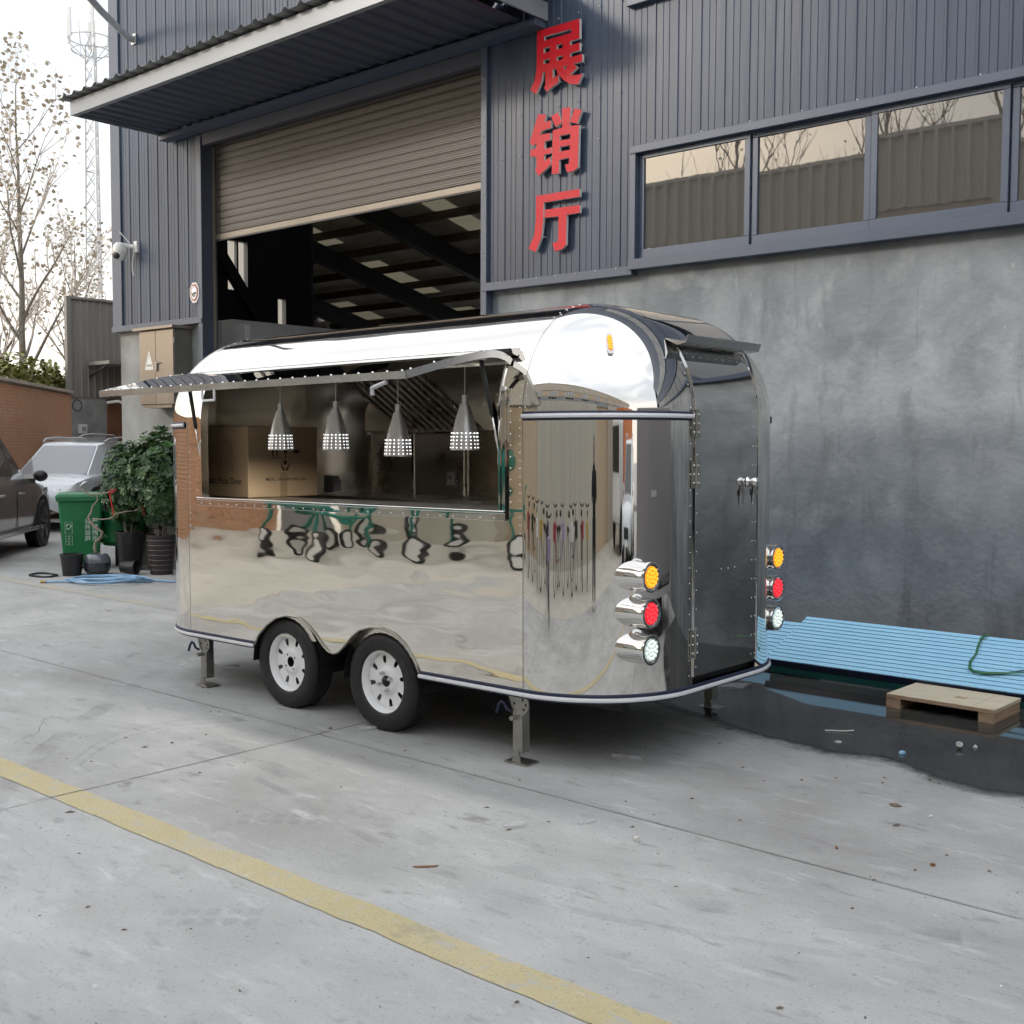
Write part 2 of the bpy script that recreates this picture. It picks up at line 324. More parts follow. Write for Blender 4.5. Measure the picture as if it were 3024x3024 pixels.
pm('brick', (.66,.34,.19), .85, col2=(.74,.43,.27), scale=2.4, lo=.3, hi=.7, col3=(.62,.42,.28), s3=1.2, lo3=.54, hi3=.72, bump=.002, bscale=60)
pm('brick_b', (.66,.38,.23), .85, col2=(.71,.45,.30), scale=2)
pm('mortar', (.40,.33,.26), .9, col2=(.47,.40,.33), scale=5)
pm('coping', (.50,.43,.35), .85, col2=(.58,.51,.43), scale=3)
pm('works_clad', (.60,.54,.45), .5, col2=(.66,.60,.51), scale=1.5, stretch=(3,1,.3))
pm('shed_clad', (.20,.19,.175), .5, col2=(.235,.225,.21), scale=1.5, stretch=(1,3,.3))
pm('rust_door', (.13,.055,.03), .75, col2=(.19,.085,.045), scale=3, stretch=(1,1,.5), speck=[(9, .66, .74, (.42,.38,.34), (1,1,2))])
pm('car_dark', (.27,.26,.25), .25, .5, coat=1)
pm('car_white', (.62,.66,.68), .25, .15, coat=1)
pm('car_silver', (.52,.53,.54), .25, .4, coat=1)
pm('car_glass', (.035,.038,.04), .03, spec=.8)
pm('car_glass_pale', (.30,.31,.33), .05, spec=.9)  # pale copy of the car glass, bright sky reflection put into its colour
pm('car_trim', (.015,.015,.016), .4)
pm('alloy', (.16,.16,.165), .35, .7)
pm('headlight', (.55,.56,.58), .08, .6)
pm('bin_green', (.012,.155,.052), .42, col2=(.016,.185,.062), scale=3)
pm('bin_print', (.62,.72,.66), .6)
pm('pot_black', (.016,.015,.016), .35, col2=(.028,.026,.026), scale=20)
pm('pot_brown', (.032,.022,.022), .35)
pm('pot_stripe', (.20,.17,.16), .4)
pm('glaze', (.11,.118,.14), .2, col2=(.17,.18,.21), scale=2, stretch=(1,1,4), coat=.5)
pm('glaze_dark', (.035,.036,.045), .25, coat=.5)
pm('soil', (.05,.035,.025), .95)
pm('leaf', (.022,.060,.020), .40, col2=(.045,.10,.028), scale=2.5, lo=.35, hi=.65)
pm('leaf_young', (.065,.14,.032), .45, col2=(.05,.11,.028), scale=4)
pm('leaf_far', (.19,.21,.065), .7, col2=(.28,.28,.10), scale=.8)
pm('leaf_autumn', (.50,.43,.32), .7, col2=(.42,.35,.26), scale=2)  # brown leaves paled, haze put into the colour
pm('bark', (.15,.13,.105), .9, col2=(.22,.19,.155), scale=8, bump=.006, bscale=18)
pm('twig', (.55,.48,.42), .9)  # paler than bark, glare haze over the far trees put into the colour
pm('bark_pale', (.24,.20,.165), .85, col2=(.30,.26,.21), scale=10)
pm('ribbon', (.65,.03,.02), .6)
pm('hose_blue', (.20,.36,.55), .35, col2=(.26,.43,.62), scale=6)
pm('hose_black', (.012,.012,.014), .5)
pm('brass', (.40,.28,.12), .4, .8)
pm('cable_grey', (.42,.43,.43), .5)
pm('galv', (.55,.56,.57), .45, .5)
pm('tan_wall', (.52,.40,.27), .85, col2=(.58,.46,.33), scale=.6, lo=.3, hi=.7)
pm('beige_wall', (.46,.43,.36), .85, col2=(.54,.51,.44), scale=.8, stretch=(3,1,.25), lo=.3, hi=.7)
pm('grey_band', (.27,.275,.28), .8, col2=(.32,.325,.33), scale=.6)
pm('interior_dark', (.02,.02,.022), .9)
pm('orange_paint', (.62,.16,.03), .45, col2=(.66,.19,.04), scale=2)
pm('green_machine', (.01,.16,.12), .4, col2=(.015,.20,.15), scale=4)
pm('cloth_black', (.012,.012,.014), .85, col2=(.02,.02,.022), scale=6)
pm('skin', (.52,.33,.24), .5)
pm('hair', (.012,.010,.009), .5)
pm('shoe', (.5,.45,.42), .6)
pm('frame_red', (.30,.02,.04), .4); pm('frame_black', (.015,.015,.016), .4); pm('frame_white', (.65,.65,.66), .4); pm('frame_yellow', (.45,.30,.05), .4); pm('frame_lilac', (.35,.28,.45), .4)
pm('grey_trailer', (.24,.235,.245), .35, coat=.3)
SIGN_A = [[(-6.896, 5.425), (-6.406, 5.423), (-6.405, 5.252), (-6.511, 5.251), (-6.511, 5.214), (-6.404, 5.215), (-6.404, 5.148), (-6.51, 5.147), (-6.51, 5.11), (-6.374, 5.108), (-6.373, 5.047), (-6.474, 5.044), (-6.426, 5.005), (-6.512, 4.96), (-6.467, 4.944), (-6.372, 4.934), (-6.419, 4.856), (-6.502, 4.873), (-6.587, 4.927), (-6.642, 4.989), (-6.641, 4.919), (-6.782, 4.861), (-6.813, 4.906), (-6.795, 4.92), (-6.796, 5.041), (-6.821, 5.046), (-6.845, 4.96), (-6.904, 4.861), (-6.974, 4.912), (-6.92, 4.994), (-6.9, 5.103)], [(-6.813, 5.36), (-6.498, 5.355), (-6.498, 5.321), (-6.813, 5.321)], [(-6.816, 5.255), (-6.744, 5.255), (-6.744, 5.211), (-6.816, 5.212)], [(-6.666, 5.252), (-6.595, 5.251), (-6.595, 5.211), (-6.665, 5.212)], [(-6.819, 5.149), (-6.747, 5.149), (-6.747, 5.111), (-6.819, 5.113)], [(-6.665, 5.143), (-6.597, 5.145), (-6.597, 5.111), (-6.665, 5.11)], [(-6.709, 5.047), (-6.673, 5.047), (-6.65, 4.995), (-6.65, 4.984), (-6.709, 4.965)], [(-6.585, 5.045), (-6.533, 5.045), (-6.569, 5.011)]]
SIGN_B = [[(-6.88, 4.676), (-6.784, 4.658), (-6.805, 4.594), (-6.727, 4.594), (-6.726, 4.528), (-6.842, 4.52), (-6.86, 4.487), (-6.736, 4.483), (-6.735, 4.422), (-6.801, 4.418), (-6.801, 4.347), (-6.72, 4.353), (-6.72, 4.301), (-6.805, 4.301), (-6.805, 4.239), (-6.74, 4.267), (-6.719, 4.207), (-6.87, 4.116), (-6.912, 4.179), (-6.894, 4.2), (-6.894, 4.299), (-6.97, 4.308), (-6.971, 4.37), (-6.897, 4.371), (-6.898, 4.425), (-6.935, 4.398), (-6.98, 4.439), (-6.924, 4.563)], [(-6.597, 4.678), (-6.5, 4.669), (-6.511, 4.505), (-6.403, 4.498), (-6.414, 4.127), (-6.459, 4.102), (-6.537, 4.102), (-6.562, 4.173), (-6.514, 4.171), (-6.514, 4.229), (-6.629, 4.226), (-6.628, 4.106), (-6.714, 4.112), (-6.705, 4.501), (-6.595, 4.505)], [(-6.625, 4.44), (-6.502, 4.438), (-6.501, 4.392), (-6.625, 4.398)], [(-6.624, 4.342), (-6.506, 4.337), (-6.505, 4.295), (-6.624, 4.298)], [(-6.727, 4.629), (-6.645, 4.65), (-6.599, 4.557), (-6.672, 4.525)], [(-6.455, 4.65), (-6.373, 4.623), (-6.427, 4.513), (-6.505, 4.541)]]
SIGN_C = [[(-6.898, 3.94), (-6.392, 3.933), (-6.391, 3.865), (-6.809, 3.869), (-6.811, 3.714), (-6.835, 3.555), (-6.9, 3.43), (-6.987, 3.47), (-6.917, 3.583), (-6.899, 3.725)], [(-6.795, 3.8), (-6.388, 3.792), (-6.388, 3.724), (-6.538, 3.723), (-6.544, 3.456), (-6.586, 3.423), (-6.672, 3.411), (-6.703, 3.49), (-6.654, 3.491), (-6.636, 3.504), (-6.631, 3.722), (-6.795, 3.729)]]
# ================================================================== GROUND
ground = MB().box(-400, 400, -300, 500, -.9, -.06).build('ground', 'far_ground'); tag(ground, kind='structure')
bed = MB().box(-41, 29, -16, 11.6, -.055, -.016).build('joint_bed', 'joint', ground)
def slab_mesh(x0, x1, y0, y1, seed):
    rnd = random.Random(seed); g = .0045; pts = []
    def edge(a, b):
        n = max(2, int((Vector(b)-Vector(a)).length/.09)); ax = abs(b[0]-a[0]) > abs(b[1]-a[1]); w = 0
        for i in range(n):
            t = i/n; w = .75*w+rnd.uniform(-.0018, .0018); j = w+rnd.uniform(-.0007, .0007)
            if rnd.random() < .02: j += .004
            pts.append((a[0]+(b[0]-a[0])*t+(0 if ax else j), a[1]+(b[1]-a[1])*t+(j if ax else 0)))
    c = [(x0+g, y0+g), (x1-g, y0+g), (x1-g, y1-g), (x0+g, y1-g)]
    for i in range(4): edge(c[i], c[(i+1) % 4])
    n = len(pts); m = MB()
    return m.add([(x, y, 0) for x, y in pts]+[(x, y, -.015) for x, y in pts], [tuple(range(n))]+[(i, n+i, n+(i+1) % n, (i+1) % n) for i in range(n)])
XL = [-5.07+4.95*k for k in range(-7, 7)]; YL = [4.14-4.95*4, 4.14-4.95*3, 4.14-4.95*2, 4.14-4.95, 4.14, 11.55]
sd = 0
for i in range(len(XL)-1):
    for j in range(len(YL)-1):
        sd += 1; slab_mesh(XL[i], XL[i+1], YL[j], YL[j+1], sd).build('slab', 'concrete' if YL[j] > -1 and (XL[i+1] > -9 or YL[j] > 4) else 'warm_concrete', ground)
def paint(y0, y1, xa, xb):
    m = MB(); rnd = random.Random(int(y0*100))
    cuts = [xa]+[x for x in XL if xa < x < xb]+[xb]
    for a, b in zip(cuts[:-1], cuts[1:]):
        a += .006; b -= .006; n = int((b-a)/.05); bot = []; tp = []; w0 = w1 = 0
        for k in range(n+1):
            x = a+(b-a)*k/n; w0 = .7*w0+rnd.uniform(-.003, .003)+(.005 if rnd.random() < .05 else 0); w1 = .7*w1+rnd.uniform(-.003, .003)-(.005 if rnd.random() < .05 else 0)
            bot.append((x, y0+w0, .0030)); tp.append((x, y1+w1, .0030))
        m.add(bot+tp, [(k, k+1, n+2+k, n+1+k) for k in range(n)])
    return m
tag(paint(2.555, 2.712, -30, 20).build('yellow_line', 'yellow_paint'), kind='structure')
tag(paint(6.27, 6.43, -24, -2.9).build('yellow_line', 'worn_yellow'), kind='structure')
# shallow water by the wall
rnd = random.Random(5)
front = [(-5.6,6.9),(-4.9,6.55),(-4.2,6.25),(-3.6,6.0),(-3.13,5.84),(-2.96,5.84),(-2.78,5.81),(-2.68,5.78),(-2.52,5.85),(-2.39,5.86),(-2.25,5.77),(-2.09,5.67),(-1.95,5.64),(-1.82,5.63),(-1.6,5.70),(-1.1,5.9),(-.5,6.0),(.3,6.3),(1.2,6.9),(1.6,8.34)]
def wavy(pts, off, amp, sd=0):
    out = []
    for (a, b) in zip(pts[:-1], pts[1:]):
        for k in range(9):
            t = k/9; x = a[0]+(b[0]-a[0])*t; y = a[1]+(b[1]-a[1])*t
            out.append((x+amp*.4*mnoise.noise((x*9, y*9, 3+sd)), y+off+amp*mnoise.noise((x*5, y*5, sd))+amp*.5*mnoise.noise((x*19, y*19, 1+sd))))
    out.append((pts[-1][0], pts[-1][1]+off)); return out
def sheet(pts, z): return MB().add([(x, y, z) for x, y in pts], [tuple(range(len(pts)))])
shore = []
for (a, b) in zip(front[:-1], front[1:]):
    for k in range(9):
        t = k/9; x = a[0]+(b[0]-a[0])*t; y = a[1]+(b[1]-a[1])*t
        shore.append((x, y+.05*mnoise.noise((x*2.6, 0, 3))+.012*mnoise.noise((x*11, 0, 5))))
offs = [(-.16, 0), (-.10, .18), (-.05, .42), (-.01, .72), (.04, .95), (.12, 1.3)]
poly = [(x, y+.12) for x, y in shore if x < 1.2]+[(1.3, 8.34), (-6.2, 8.34), (-6.2, 7.4)]
pd = sheet(poly, .0085).build('puddle', 'wet'); tag(pd, kind='structure')
eb = MB(); wv = []
for x, y in shore:
    if x < 1.2:
        for d, w in offs: eb.v.append((x, y+d, .0085 if d > .1 else .0050+.0028*w)); wv.append(w)
q = len(offs)
eb.f = [(i*q+k, (i+1)*q+k, (i+1)*q+k+1, i*q+k+1) for i in range(len(eb.v)//q-1) for k in range(q-1)]
eo = eb.build('puddle_margin', 'puddle_edge'); tag(eo, kind='structure')
at_ = eo.data.attributes.new('wet', 'FLOAT', 'POINT'); at_.data.foreach_set('value', wv)

# ================================================================== WAREHOUSE
FY = 8.30
hall = empty('warehouse', (-5, FY, 0), 0, 'slate blue ribbed metal warehouse with roller shutter door and canopy', 'building')
def clad(name, x0, x1, z0, z1, y=FY, mat='clad', parent=hall, flip=1):
    prof = [(0,0),(.052,0),(.056,.004),(.060,0),(.112,0),(.116,.004),(.120,0),(.184,0),(.191,-.010),(.207,-.010),(.214,0)]
    x = x0; objs = []
    while x < x1-.02:
        xe = min(x+.9, x1); pts = []; k = 0
        while True:
            done = False
            for px, py in prof:
                X = x+k*.225+px
                if X >= xe: done = True; break
                pts.append((X, y+py*flip))
            if done: break
            k += 1
        pts.append((xe-.001, y)); n = len(pts)
        m = MB().add([(a, b, z0) for a, b in pts]+[(a, b, z1) for a, b in pts], [(i, i+1, n+i+1, n+i) for i in range(n-1)])
        objs.append(m.build(name, mat, parent)); x = xe
    return objs
TOP = 8.9
clad('cladding_sheet', -14.19, -12.40, 3.20, TOP)
clad('cladding_sheet', -12.40, -7.55, 5.40, TOP)
clad('cladding_sheet', -7.545, -5.84, 3.20, TOP)
clad('cladding_sheet', -5.84, 12, 4.22, 5.42)
clad('cladding_sheet', -5.84, 12, 6.7, TOP)
MB().box(-14.42, -14.19, 8.272, 8.34, 3.20, TOP+.05).build('corner_flashing', 'clad_trim', hall, bevel=.004)
MB().box(-14.43, -12.315, 8.255, 8.345, 3.135, 3.215).build('base_flashing', 'clad_trim', hall, bevel=.004)
MB().box(-7.60, -5.835, 8.255, 8.345, 3.125, 3.205).build('base_flashing', 'clad_trim', hall, bevel=.004)
MB().box(-7.622, -7.545, 8.262, 8.50, 0, TOP-3.35).build('door_post', 'clad_trim', hall, bevel=.004)
MB().box(-12.40, -12.312, 8.268, 8.50, 0, 5.42).build('door_post', 'clad_trim', hall, bevel=.004)
MB().box(-12.312, -12.308, 8.27, 8.46, 0, 5.42).build('door_reveal', 'clad_dark', hall)
MB().box(-12.306, -7.63, 8.285, 8.36, 5.30, 5.44).build('lintel', 'clad_dark', hall)
MB().box(-14.38, -12.401, 8.36, 8.62, 0, 3.18).build('pier_wall', 'plaster_pale', hall)
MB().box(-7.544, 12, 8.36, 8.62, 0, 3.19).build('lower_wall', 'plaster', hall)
MB().box(-14.40, -14.36, 8.62, 11.69, 0, TOP).build('side_wall', 'clad', hall)
bolts = MB()
for k in range(8): bolts.ball((-7.36+.2275*k, 8.253, 3.19), .008)
for k in range(9): bolts.ball((-14.1+.225*k, 8.253, 3.20), .008)
for k in range(16): bolts.ball((-5.6+.45*k, 8.258, 4.228), .009)
for k in range(7):
    for z in (4.35, 4.72, 5.5): bolts.ball((-7.36+.2275*k, 8.276, z), .007)
for k in range(5): bolts.ball((-7.585, 8.258, 3.5+.55*k), .008)
bolts.build('bolts', 'galv', hall, kind='stuff')
# window band
MB().box(-5.86, 12, 8.245, 8.34, 4.155, 4.222).build('window_head_flashing', 'clad_trim', hall, bevel=.004)
MB().box(-5.86, 12, 8.235, 8.345, 3.165, 3.255).build('window_sill_flashing', 'clad_trim', hall, bevel=.004)
MB().box(-5.86, -5.80, 8.25, 8.345, 3.2552, 4.1548).build('window_side_flashing', 'clad_trim', hall, bevel=.004)
xs = [-5.80, -4.715, -3.71, -2.705, -1.70, -.69, .31, 1.32, 2.33, 3.34, 4.35, 5.36, 6.4, 7.4, 8.4, 9.4]
for i in range(len(xs)-1):
    a, b = xs[i], xs[i+1]; sl = i % 2
    w = MB()
    y0 = 8.305 if not sl else 8.325; y1 = y0+.035; zb = 3.256; fw_ = .05
    w.box(a+.004, b-.004, y0, y1, zb, zb+.085).box(a+.004, b-.004, y0, y1, 4.115, 4.153)
    w.box(a+.004, a+.004+fw_, y0+.001, y1, zb+.086, 4.114).box(b-.004-fw_, b-.004, y0+.001, y1, zb+.086, 4.114)
    fr = w.build('window', 'alu_frame', hall, bevel=.003)
    pr_ = random.Random(i+50); ta, tb = pr_.uniform(-.004, .004), pr_.uniform(-.004, .004); yy = y0+.017
    MB().add([(a+.02, yy-ta-tb, zb+.05), (b-.02, yy+ta-tb, zb+.05), (b-.02, yy+ta+tb, 4.13), (a+.02, yy-ta+tb, 4.13), (a+.02, yy+.006, zb+.05), (b-.02, yy+.006, zb+.05), (b-.02, yy+.006, 4.13), (a+.02, yy+.006, 4.13)], [(0,1,2,3),(7,6,5,4),(0,4,5,1),(2,6,7,3)]).build('pane', 'window_glass', fr)
# upper window band, only its sill and first panes reach into the picture
MB().box(-5.90, 12, 8.235, 8.345, 5.405, 5.465).build('window_sill_flashing', 'clad_trim', hall, bevel=.004)
for i in range(0, 12):
    a = -5.80+1.3*i
    f = MB().box(a, a+.07, 8.29, 8.34, 5.466, 6.7).box(a+.071, a+1.299, 8.29, 8.34, 5.466, 5.53).box(a+.071, a+1.299, 8.29, 8.34, 6.63, 6.7).build('window', 'alu_frame', hall)
    MB().box(a+.03, a+1.29, 8.315, 8.321, 5.5, 6.66).build('pane', 'window_glass', f)
# canopy
can = MB().box(-13.02, -6.80, 6.964, 6.984, 5.504, 5.668).box(-13.02, -13.0, 6.985, 8.27, 5.505, 5.667).box(-6.82, -6.80, 6.985, 8.27, 5.505, 5.667) \
    .box(-12.999, -6.821, 6.985, 7.03, 5.505, 5.512).build('canopy', 'fascia', hall)
def corr(x0, x1, y0, y1, za, zb, pitch, h, th=.0015):
    n = int((x1-x0)/pitch); pts = []
    for k in range(n):
        x = x0+k*pitch; pts += [(x, 0), (x+pitch*.55, 0), (x+pitch*.70, h), (x+pitch*.85, h)]
    pts.append((x0+n*pitch, 0)); q = len(pts)
    return MB().add([(x, y0, za+z) for x, z in pts]+[(x, y1, zb+z) for x, z in pts], [(i, i+1, q+i+1, q+i) for i in range(q-1)])
for k in range(7): corr(-13.14+.92*k, -13.14+.92*(k+1)+.01, 6.86, 8.285, 5.685, 5.80, .23, .032).build('roof_sheet', 'canopy_sheet', can)
for k in range(7):
    a = -12.998+.883*k; corr(a, min(a+.884, -6.825), 7.03, 8.18, 5.545, 5.545, .22, -.024).build('soffit_sheet', 'clad_dark', can)
MB().box(-12.999, -6.821, 8.12, 8.27, 5.44, 5.50).build('wall_angle', 'clad_trim', can)
# roller shutter
sh = MB().box(-12.30, -7.5, 8.455, 8.475, 4.168, 4.235).build('roller_shutter', 'shutter_rail', hall, bevel=.004)
MB().box(-12.30, -7.5, 8.445, 8.48, 4.150, 4.1675).build('bottom_seal', 'black_plastic', sh)
sl = MB(); prof = []
H = .0886
for k in range(9): prof.append((8.461-.004*math.sin(math.pi*k/8)-.0014*(k % 2), .006+k*(H-.012)/8))
prof = [(8.4655, 0), (8.4655, .003)]+prof+[(8.4655, H-.003), (8.4655, H)]
n = len(prof)
slat_me = MB().add([(-12.30, y, z) for y, z in prof]+[(-7.5, y, z) for y, z in prof], [(i+n, i, i+1, n+i+1) for i in range(n-1)]).mesh(Vector((-5, FY, 0)))
slat_me.materials.append(MT['shutter'])
for k in range(14): linked('slat', slat_me, None, sh, (0, 0, 4.236+k*H))
MB().box(-12.305, -12.27, 8.43, 8.452, 0, 5.3).build('guide_rail', 'shutter_rail', sh)
# inside the hall
roofz = lambda y: 6.36-.25*(y-18.2)
def plate(x0, x1, y0, y1, dz, th): return MB().add([(x0,y0,roofz(y0)+dz),(x1,y0,roofz(y0)+dz),(x1,y1,roofz(y1)+dz),(x0,y1,roofz(y1)+dz),(x0,y0,roofz(y0)+dz+th),(x1,y0,roofz(y0)+dz+th),(x1,y1,roofz(y1)+dz+th),(x0,y1,roofz(y1)+dz+th)],
    [(0,3,2,1),(4,5,6,7),(0,1,5,4),(1,2,6,5),(2,3,7,6),(3,0,4,7)])
sky_x = [(-19.6,-18.9),(-17.6,-16.9),(-13.4,-12.6),(-9.4,-8.6),(-5.4,-4.6),(-1.4,-.6),(2.6,3.4)]  # skylight strips, extra ones added to lighten the roof inside
edges = sorted([-20.1, 12.0]+[e for p in sky_x for e in p])
for a, b in zip(edges[:-1], edges[1:]):
    lit = (a, b) in sky_x; ys = 11.8 if b <= -14.4 else 8.62
    if a < -14.4 < b:
        plate(a, -14.401, 11.8, 28, .1, .02).build('roof_panel', 'roof_inside', hall); a = -14.4
    if lit:
        plate(a, b, ys, 16, .1, .02).build('roof_panel', 'roof_inside', hall)
        y = 16.0; k = 0
        while y < 28:
            plate(a, b, y, min(y+1.1, 28), .1, .01).build('skylight_panel' if k % 3 != 0 else 'roof_panel', 'skylight' if k % 3 != 0 else 'roof_inside', hall); y += 1.1; k += 1
    else: plate(a, b, ys, 28, .1, .02).build('roof_panel', 'roof_inside', hall)
y = 9.2
while y < 28:
    MB().box(-20.2-(y-11.8)*.64 if y > 11.9 else -14.3, 11.9, y-.03, y+.03, roofz(y)-.11, roofz(y)+.07).build('purlin', 'rust_steel', hall); y += 1.05
for x in (-25.2, -21.6, -18.3, -12.2, -8.6, -3.0, 3.0):
    y0 = (11.95+max(0, -20.1-x)*1.5) if x < -14.4 else 8.7
    MB().bar((x, y0, roofz(y0)-.33), (x, 27.9, roofz(27.9)-.33), .2, .42).build('rafter', 'dark_steel', hall)
for x, yy in ((-18.3, 21.0), (-8.6, 22), (-3, 22)): MB().box(x-.13, x+.13, yy-.13, yy+.13, 0, roofz(yy)-.4).build('column', 'dark_steel', hall)
MB().bar((-20.15, 11.75, 4), (-31.1, 28, 4), .05, 8).build('inner_wall', 'rust_steel', hall)
for k in range(9):
    a = -20.1-1.2*(k+1); b = -20.1-1.2*k
    if k % 3 == 1:
        y = 13.2+1.8*k; q = 0
        plate(a, b, 11.9+1.8*k, y, .1, .02).build('roof_panel', 'roof_inside', hall)
        while y < 28:
            plate(a, b, y, min(y+1.1, 28), .1, .01).build('skylight_panel' if q % 3 else 'roof_panel', 'skylight' if q % 3 else 'roof_inside', hall); y += 1.1; q += 1
    else: plate(a, b, 11.9+1.8*k, 28, .1, .02).build('roof_panel', 'roof_inside', hall)
MB().box(-31.1, -27.0, 28, 28.1, 0, 5).build('inner_wall', 'roof_inside', hall)
MB().box(-9.5, 12, 28, 28.1, 0, 5).build('inner_wall', 'roof_inside', hall)  # wide gap left in the back wall, added to light the roof inside
MB().box(-20.1, -14.401, 11.70, 11.76, 0, 2.8).build('inner_wall', 'rust_steel', hall)
MB().box(-20.1, -14.401, 11.71, 11.72, 2.8, 7.95).build('added_light_wall', 'added_light_panel', hall)  # translucent annex front, added to brighten the side windows and hall roof
MB().box(12, 12.1, 8.3, 28.1, 0, TOP).build('end_wall', 'clad', hall)
MB().box(-14.3, 11.99, 8.63, 27.9, .001, .004).build('hall_floor', 'grey_band', hall)
# side wall lining with its windows
zs = [(8.63, 10.05), (10.40, 10.95), (11.1, 11.6)]
for a, b in zs: MB().box(-14.355, -14.30, a, b, 0, 7.8).build('side_lining', 'dark_steel', hall)
for a, b in ((10.05, 10.40), (10.95, 11.1)):
    MB().box(-14.355, -14.30, a+.001, b-.001, 0, 3.9 if a < 10.5 else 3.45).build('side_lining', 'dark_steel', hall)
    MB().box(-14.355, -14.30, a+.001, b-.001, 4.62 if a < 10.5 else 3.85, 7.8).build('side_lining', 'dark_steel', hall)
hall_side = [o for o in hall.children if o.name.startswith('side_wall')][0]
bpy.data.objects.remove(hall_side, do_unlink=True)
for a, b, z0, z1 in ((8.62,10.05,0,TOP),(10.40,10.95,0,TOP),(11.1,11.69,0,TOP),(10.05,10.40,0,3.9),(10.05,10.40,4.62,TOP),(10.95,11.1,0,3.45),(10.95,11.1,3.85,TOP)):
    MB().box(-14.40, -14.36, a+.0005, b-.0005, z0, z1).build('side_wall', 'clad', hall)
MB().box(-14.37, -14.31, 10.215, 10.245, 3.901, 4.619).build('window_mullion', 'dark_steel', hall)
MB().box(-13.7, -13.2, 9.35, 11.6, 0, 3.33).build('partition_panel', 'white_panel', hall)
MB().box(-13.45, -12.72, 9.20, 9.28, 0, 3.22).build('partition_panel', 'white_panel', hall)
MB().bar((-14.2, 9.0, 5.5), (-14.2, 11.5, 2.2), .1, .16).build('brace', 'dark_steel', hall)

# red wall characters
def sign(name, loops, label):
    cu = bpy.data.curves.new('s', 'CURVE'); cu.dimensions = '2D'; cu.fill_mode = 'BOTH'; cu.extrude = .014
    for lp in loops:
        s = cu.splines.new('POLY'); s.points.add(len(lp)-1); s.use_cyclic_u = True
        for p, (x, z) in zip(s.points, lp): p.co = (x, z, 0, 1)
    t = bpy.data.objects.new('s', cu); COL.objects.link(t); bpy.context.view_layer.update(); me = t.to_mesh()
    vs = [tuple(v.co) for v in me.vertices]; fs = [tuple(p.vertices) for p in me.polygons]; t.to_mesh_clear(); bpy.data.objects.remove(t, do_unlink=True)
    cx = sum(v[0] for v in vs)/len(vs); cz = sum(v[1] for v in vs)/len(vs)
    root = empty(name, (cx, 8.262, cz), 0, label, 'sign', 'red characters on the warehouse wall')
    front = [(x, 8.232-z+.0, y) for x, y, z in vs]
    ff = [f for f in fs if all(abs(vs[i][2]-.014) < 1e-5 for i in f)]; rest = [f for f in fs if f not in ff]
    # body (white acrylic return) and the red face sheet on it
    MB().add([(x, 8.249-z, y) for x, y, z in vs], [tuple(reversed(f)) for f in fs]).build('letter_body', 'white_edge', root)
    MB().add([(x, 8.249-.014-.002, y) for x, y, z in vs], [tuple(reversed(f)) for f in ff]).build('letter_face', 'red_sign', root)
    pins = MB()
    for (px, pz) in loops[0][::5]: pins.tube([(cx+(px-cx)*.93, 8.262, cz+(pz-cz)*.93), (cx+(px-cx)*.93, 8.302, cz+(pz-cz)*.93)], .006, 6)
    pins.build('standoff_pins', 'galv', root, kind='stuff')
sign('sign_character', SIGN_A, 'topmost red character on the wall, right beside the canopy end')
sign('sign_character', SIGN_B, 'middle red character on the wall, the one in two separate halves')
sign('sign_character', SIGN_C, 'lowest red character on the wall, just above the concrete')

# wall camera
cr = empty('security_camera', (-13.87, 8.28, 4.2), 0, 'white round wall camera with two aerials on the ribbed wall', 'camera')
c = Vector((-13.95, 8.12, 4.16))
MB().lathe([(.001,.12),(.05,.115),(.085,.08),(.095,.03),(.095,-.02),(.08,-.05)], 20, c).build('housing', 'white_plastic', cr, smooth=True)
MB().ball(c+Vector((0,0,-.04)), .078, 16, 10).build('eyeball', 'white_plastic', cr, smooth=True)
MB().lathe([(.0,.0),(.045,.002),(.05,-.03)], 16, c+Vector((.02,-.078,-.06)), (.15,-1,-.35)).build('lens', 'black_plastic', cr, smooth=True)
MB().bar((-13.93, 8.14, 4.25), (-13.80, 8.29, 4.22), .04, .05).box(-13.84, -13.76, 8.25, 8.298, 4.15, 4.30).build('bracket', 'white_plastic', cr, bevel=.008)
MB().tube([(-13.84,8.2,4.27),(-13.93,8.1,4.42)], .008, 6).build('aerial', 'white_plastic', cr)
MB().tube([(-13.84,8.2,4.25),(-13.68,8.16,4.20)], .008, 6).build('aerial', 'white_plastic', cr)
MB().tube([(-13.80,8.24,4.16),(-13.82,8.22,4.02),(-13.85,8.24,3.92),(-13.84,8.25,3.85)], .008, 6).build('cable', 'white_plastic', cr)
# octagonal mirror
bm_ = empty('octagonal_mirror', (-12.46, 8.27, 3.517), 0, 'small octagonal convex mirror on the wall beside the shutter', 'mirror')
oc = [(.105*math.cos(R(22.5+45*k)), .135*math.sin(R(22.5+45*k))) for k in range(8)]
MB().prism(oc, (-12.46,8.277,3.517), (1,0,0), (0,0,1), (0,-1,0), .02).build('frame', 'white_edge', bm_)
MB().prism([(x*.8, y*.8) for x, y in oc], (-12.46,8.256,3.517), (1,0,0), (0,0,1), (0,-1,0), .003).build('ring', 'frame_red', bm_)
MB().prism([(x*.66, y*.66) for x, y in oc], (-12.46,8.2525,3.517), (1,0,0), (0,0,1), (0,-1,0), .003).build('face', 'white_edge', bm_)
MB().lathe([(.0,.022),(.03,.018),(.052,0)], 18, (-12.46,8.249,3.517), (0,-1,0)).build('convex_glass', 'chrome', bm_, smooth=True)
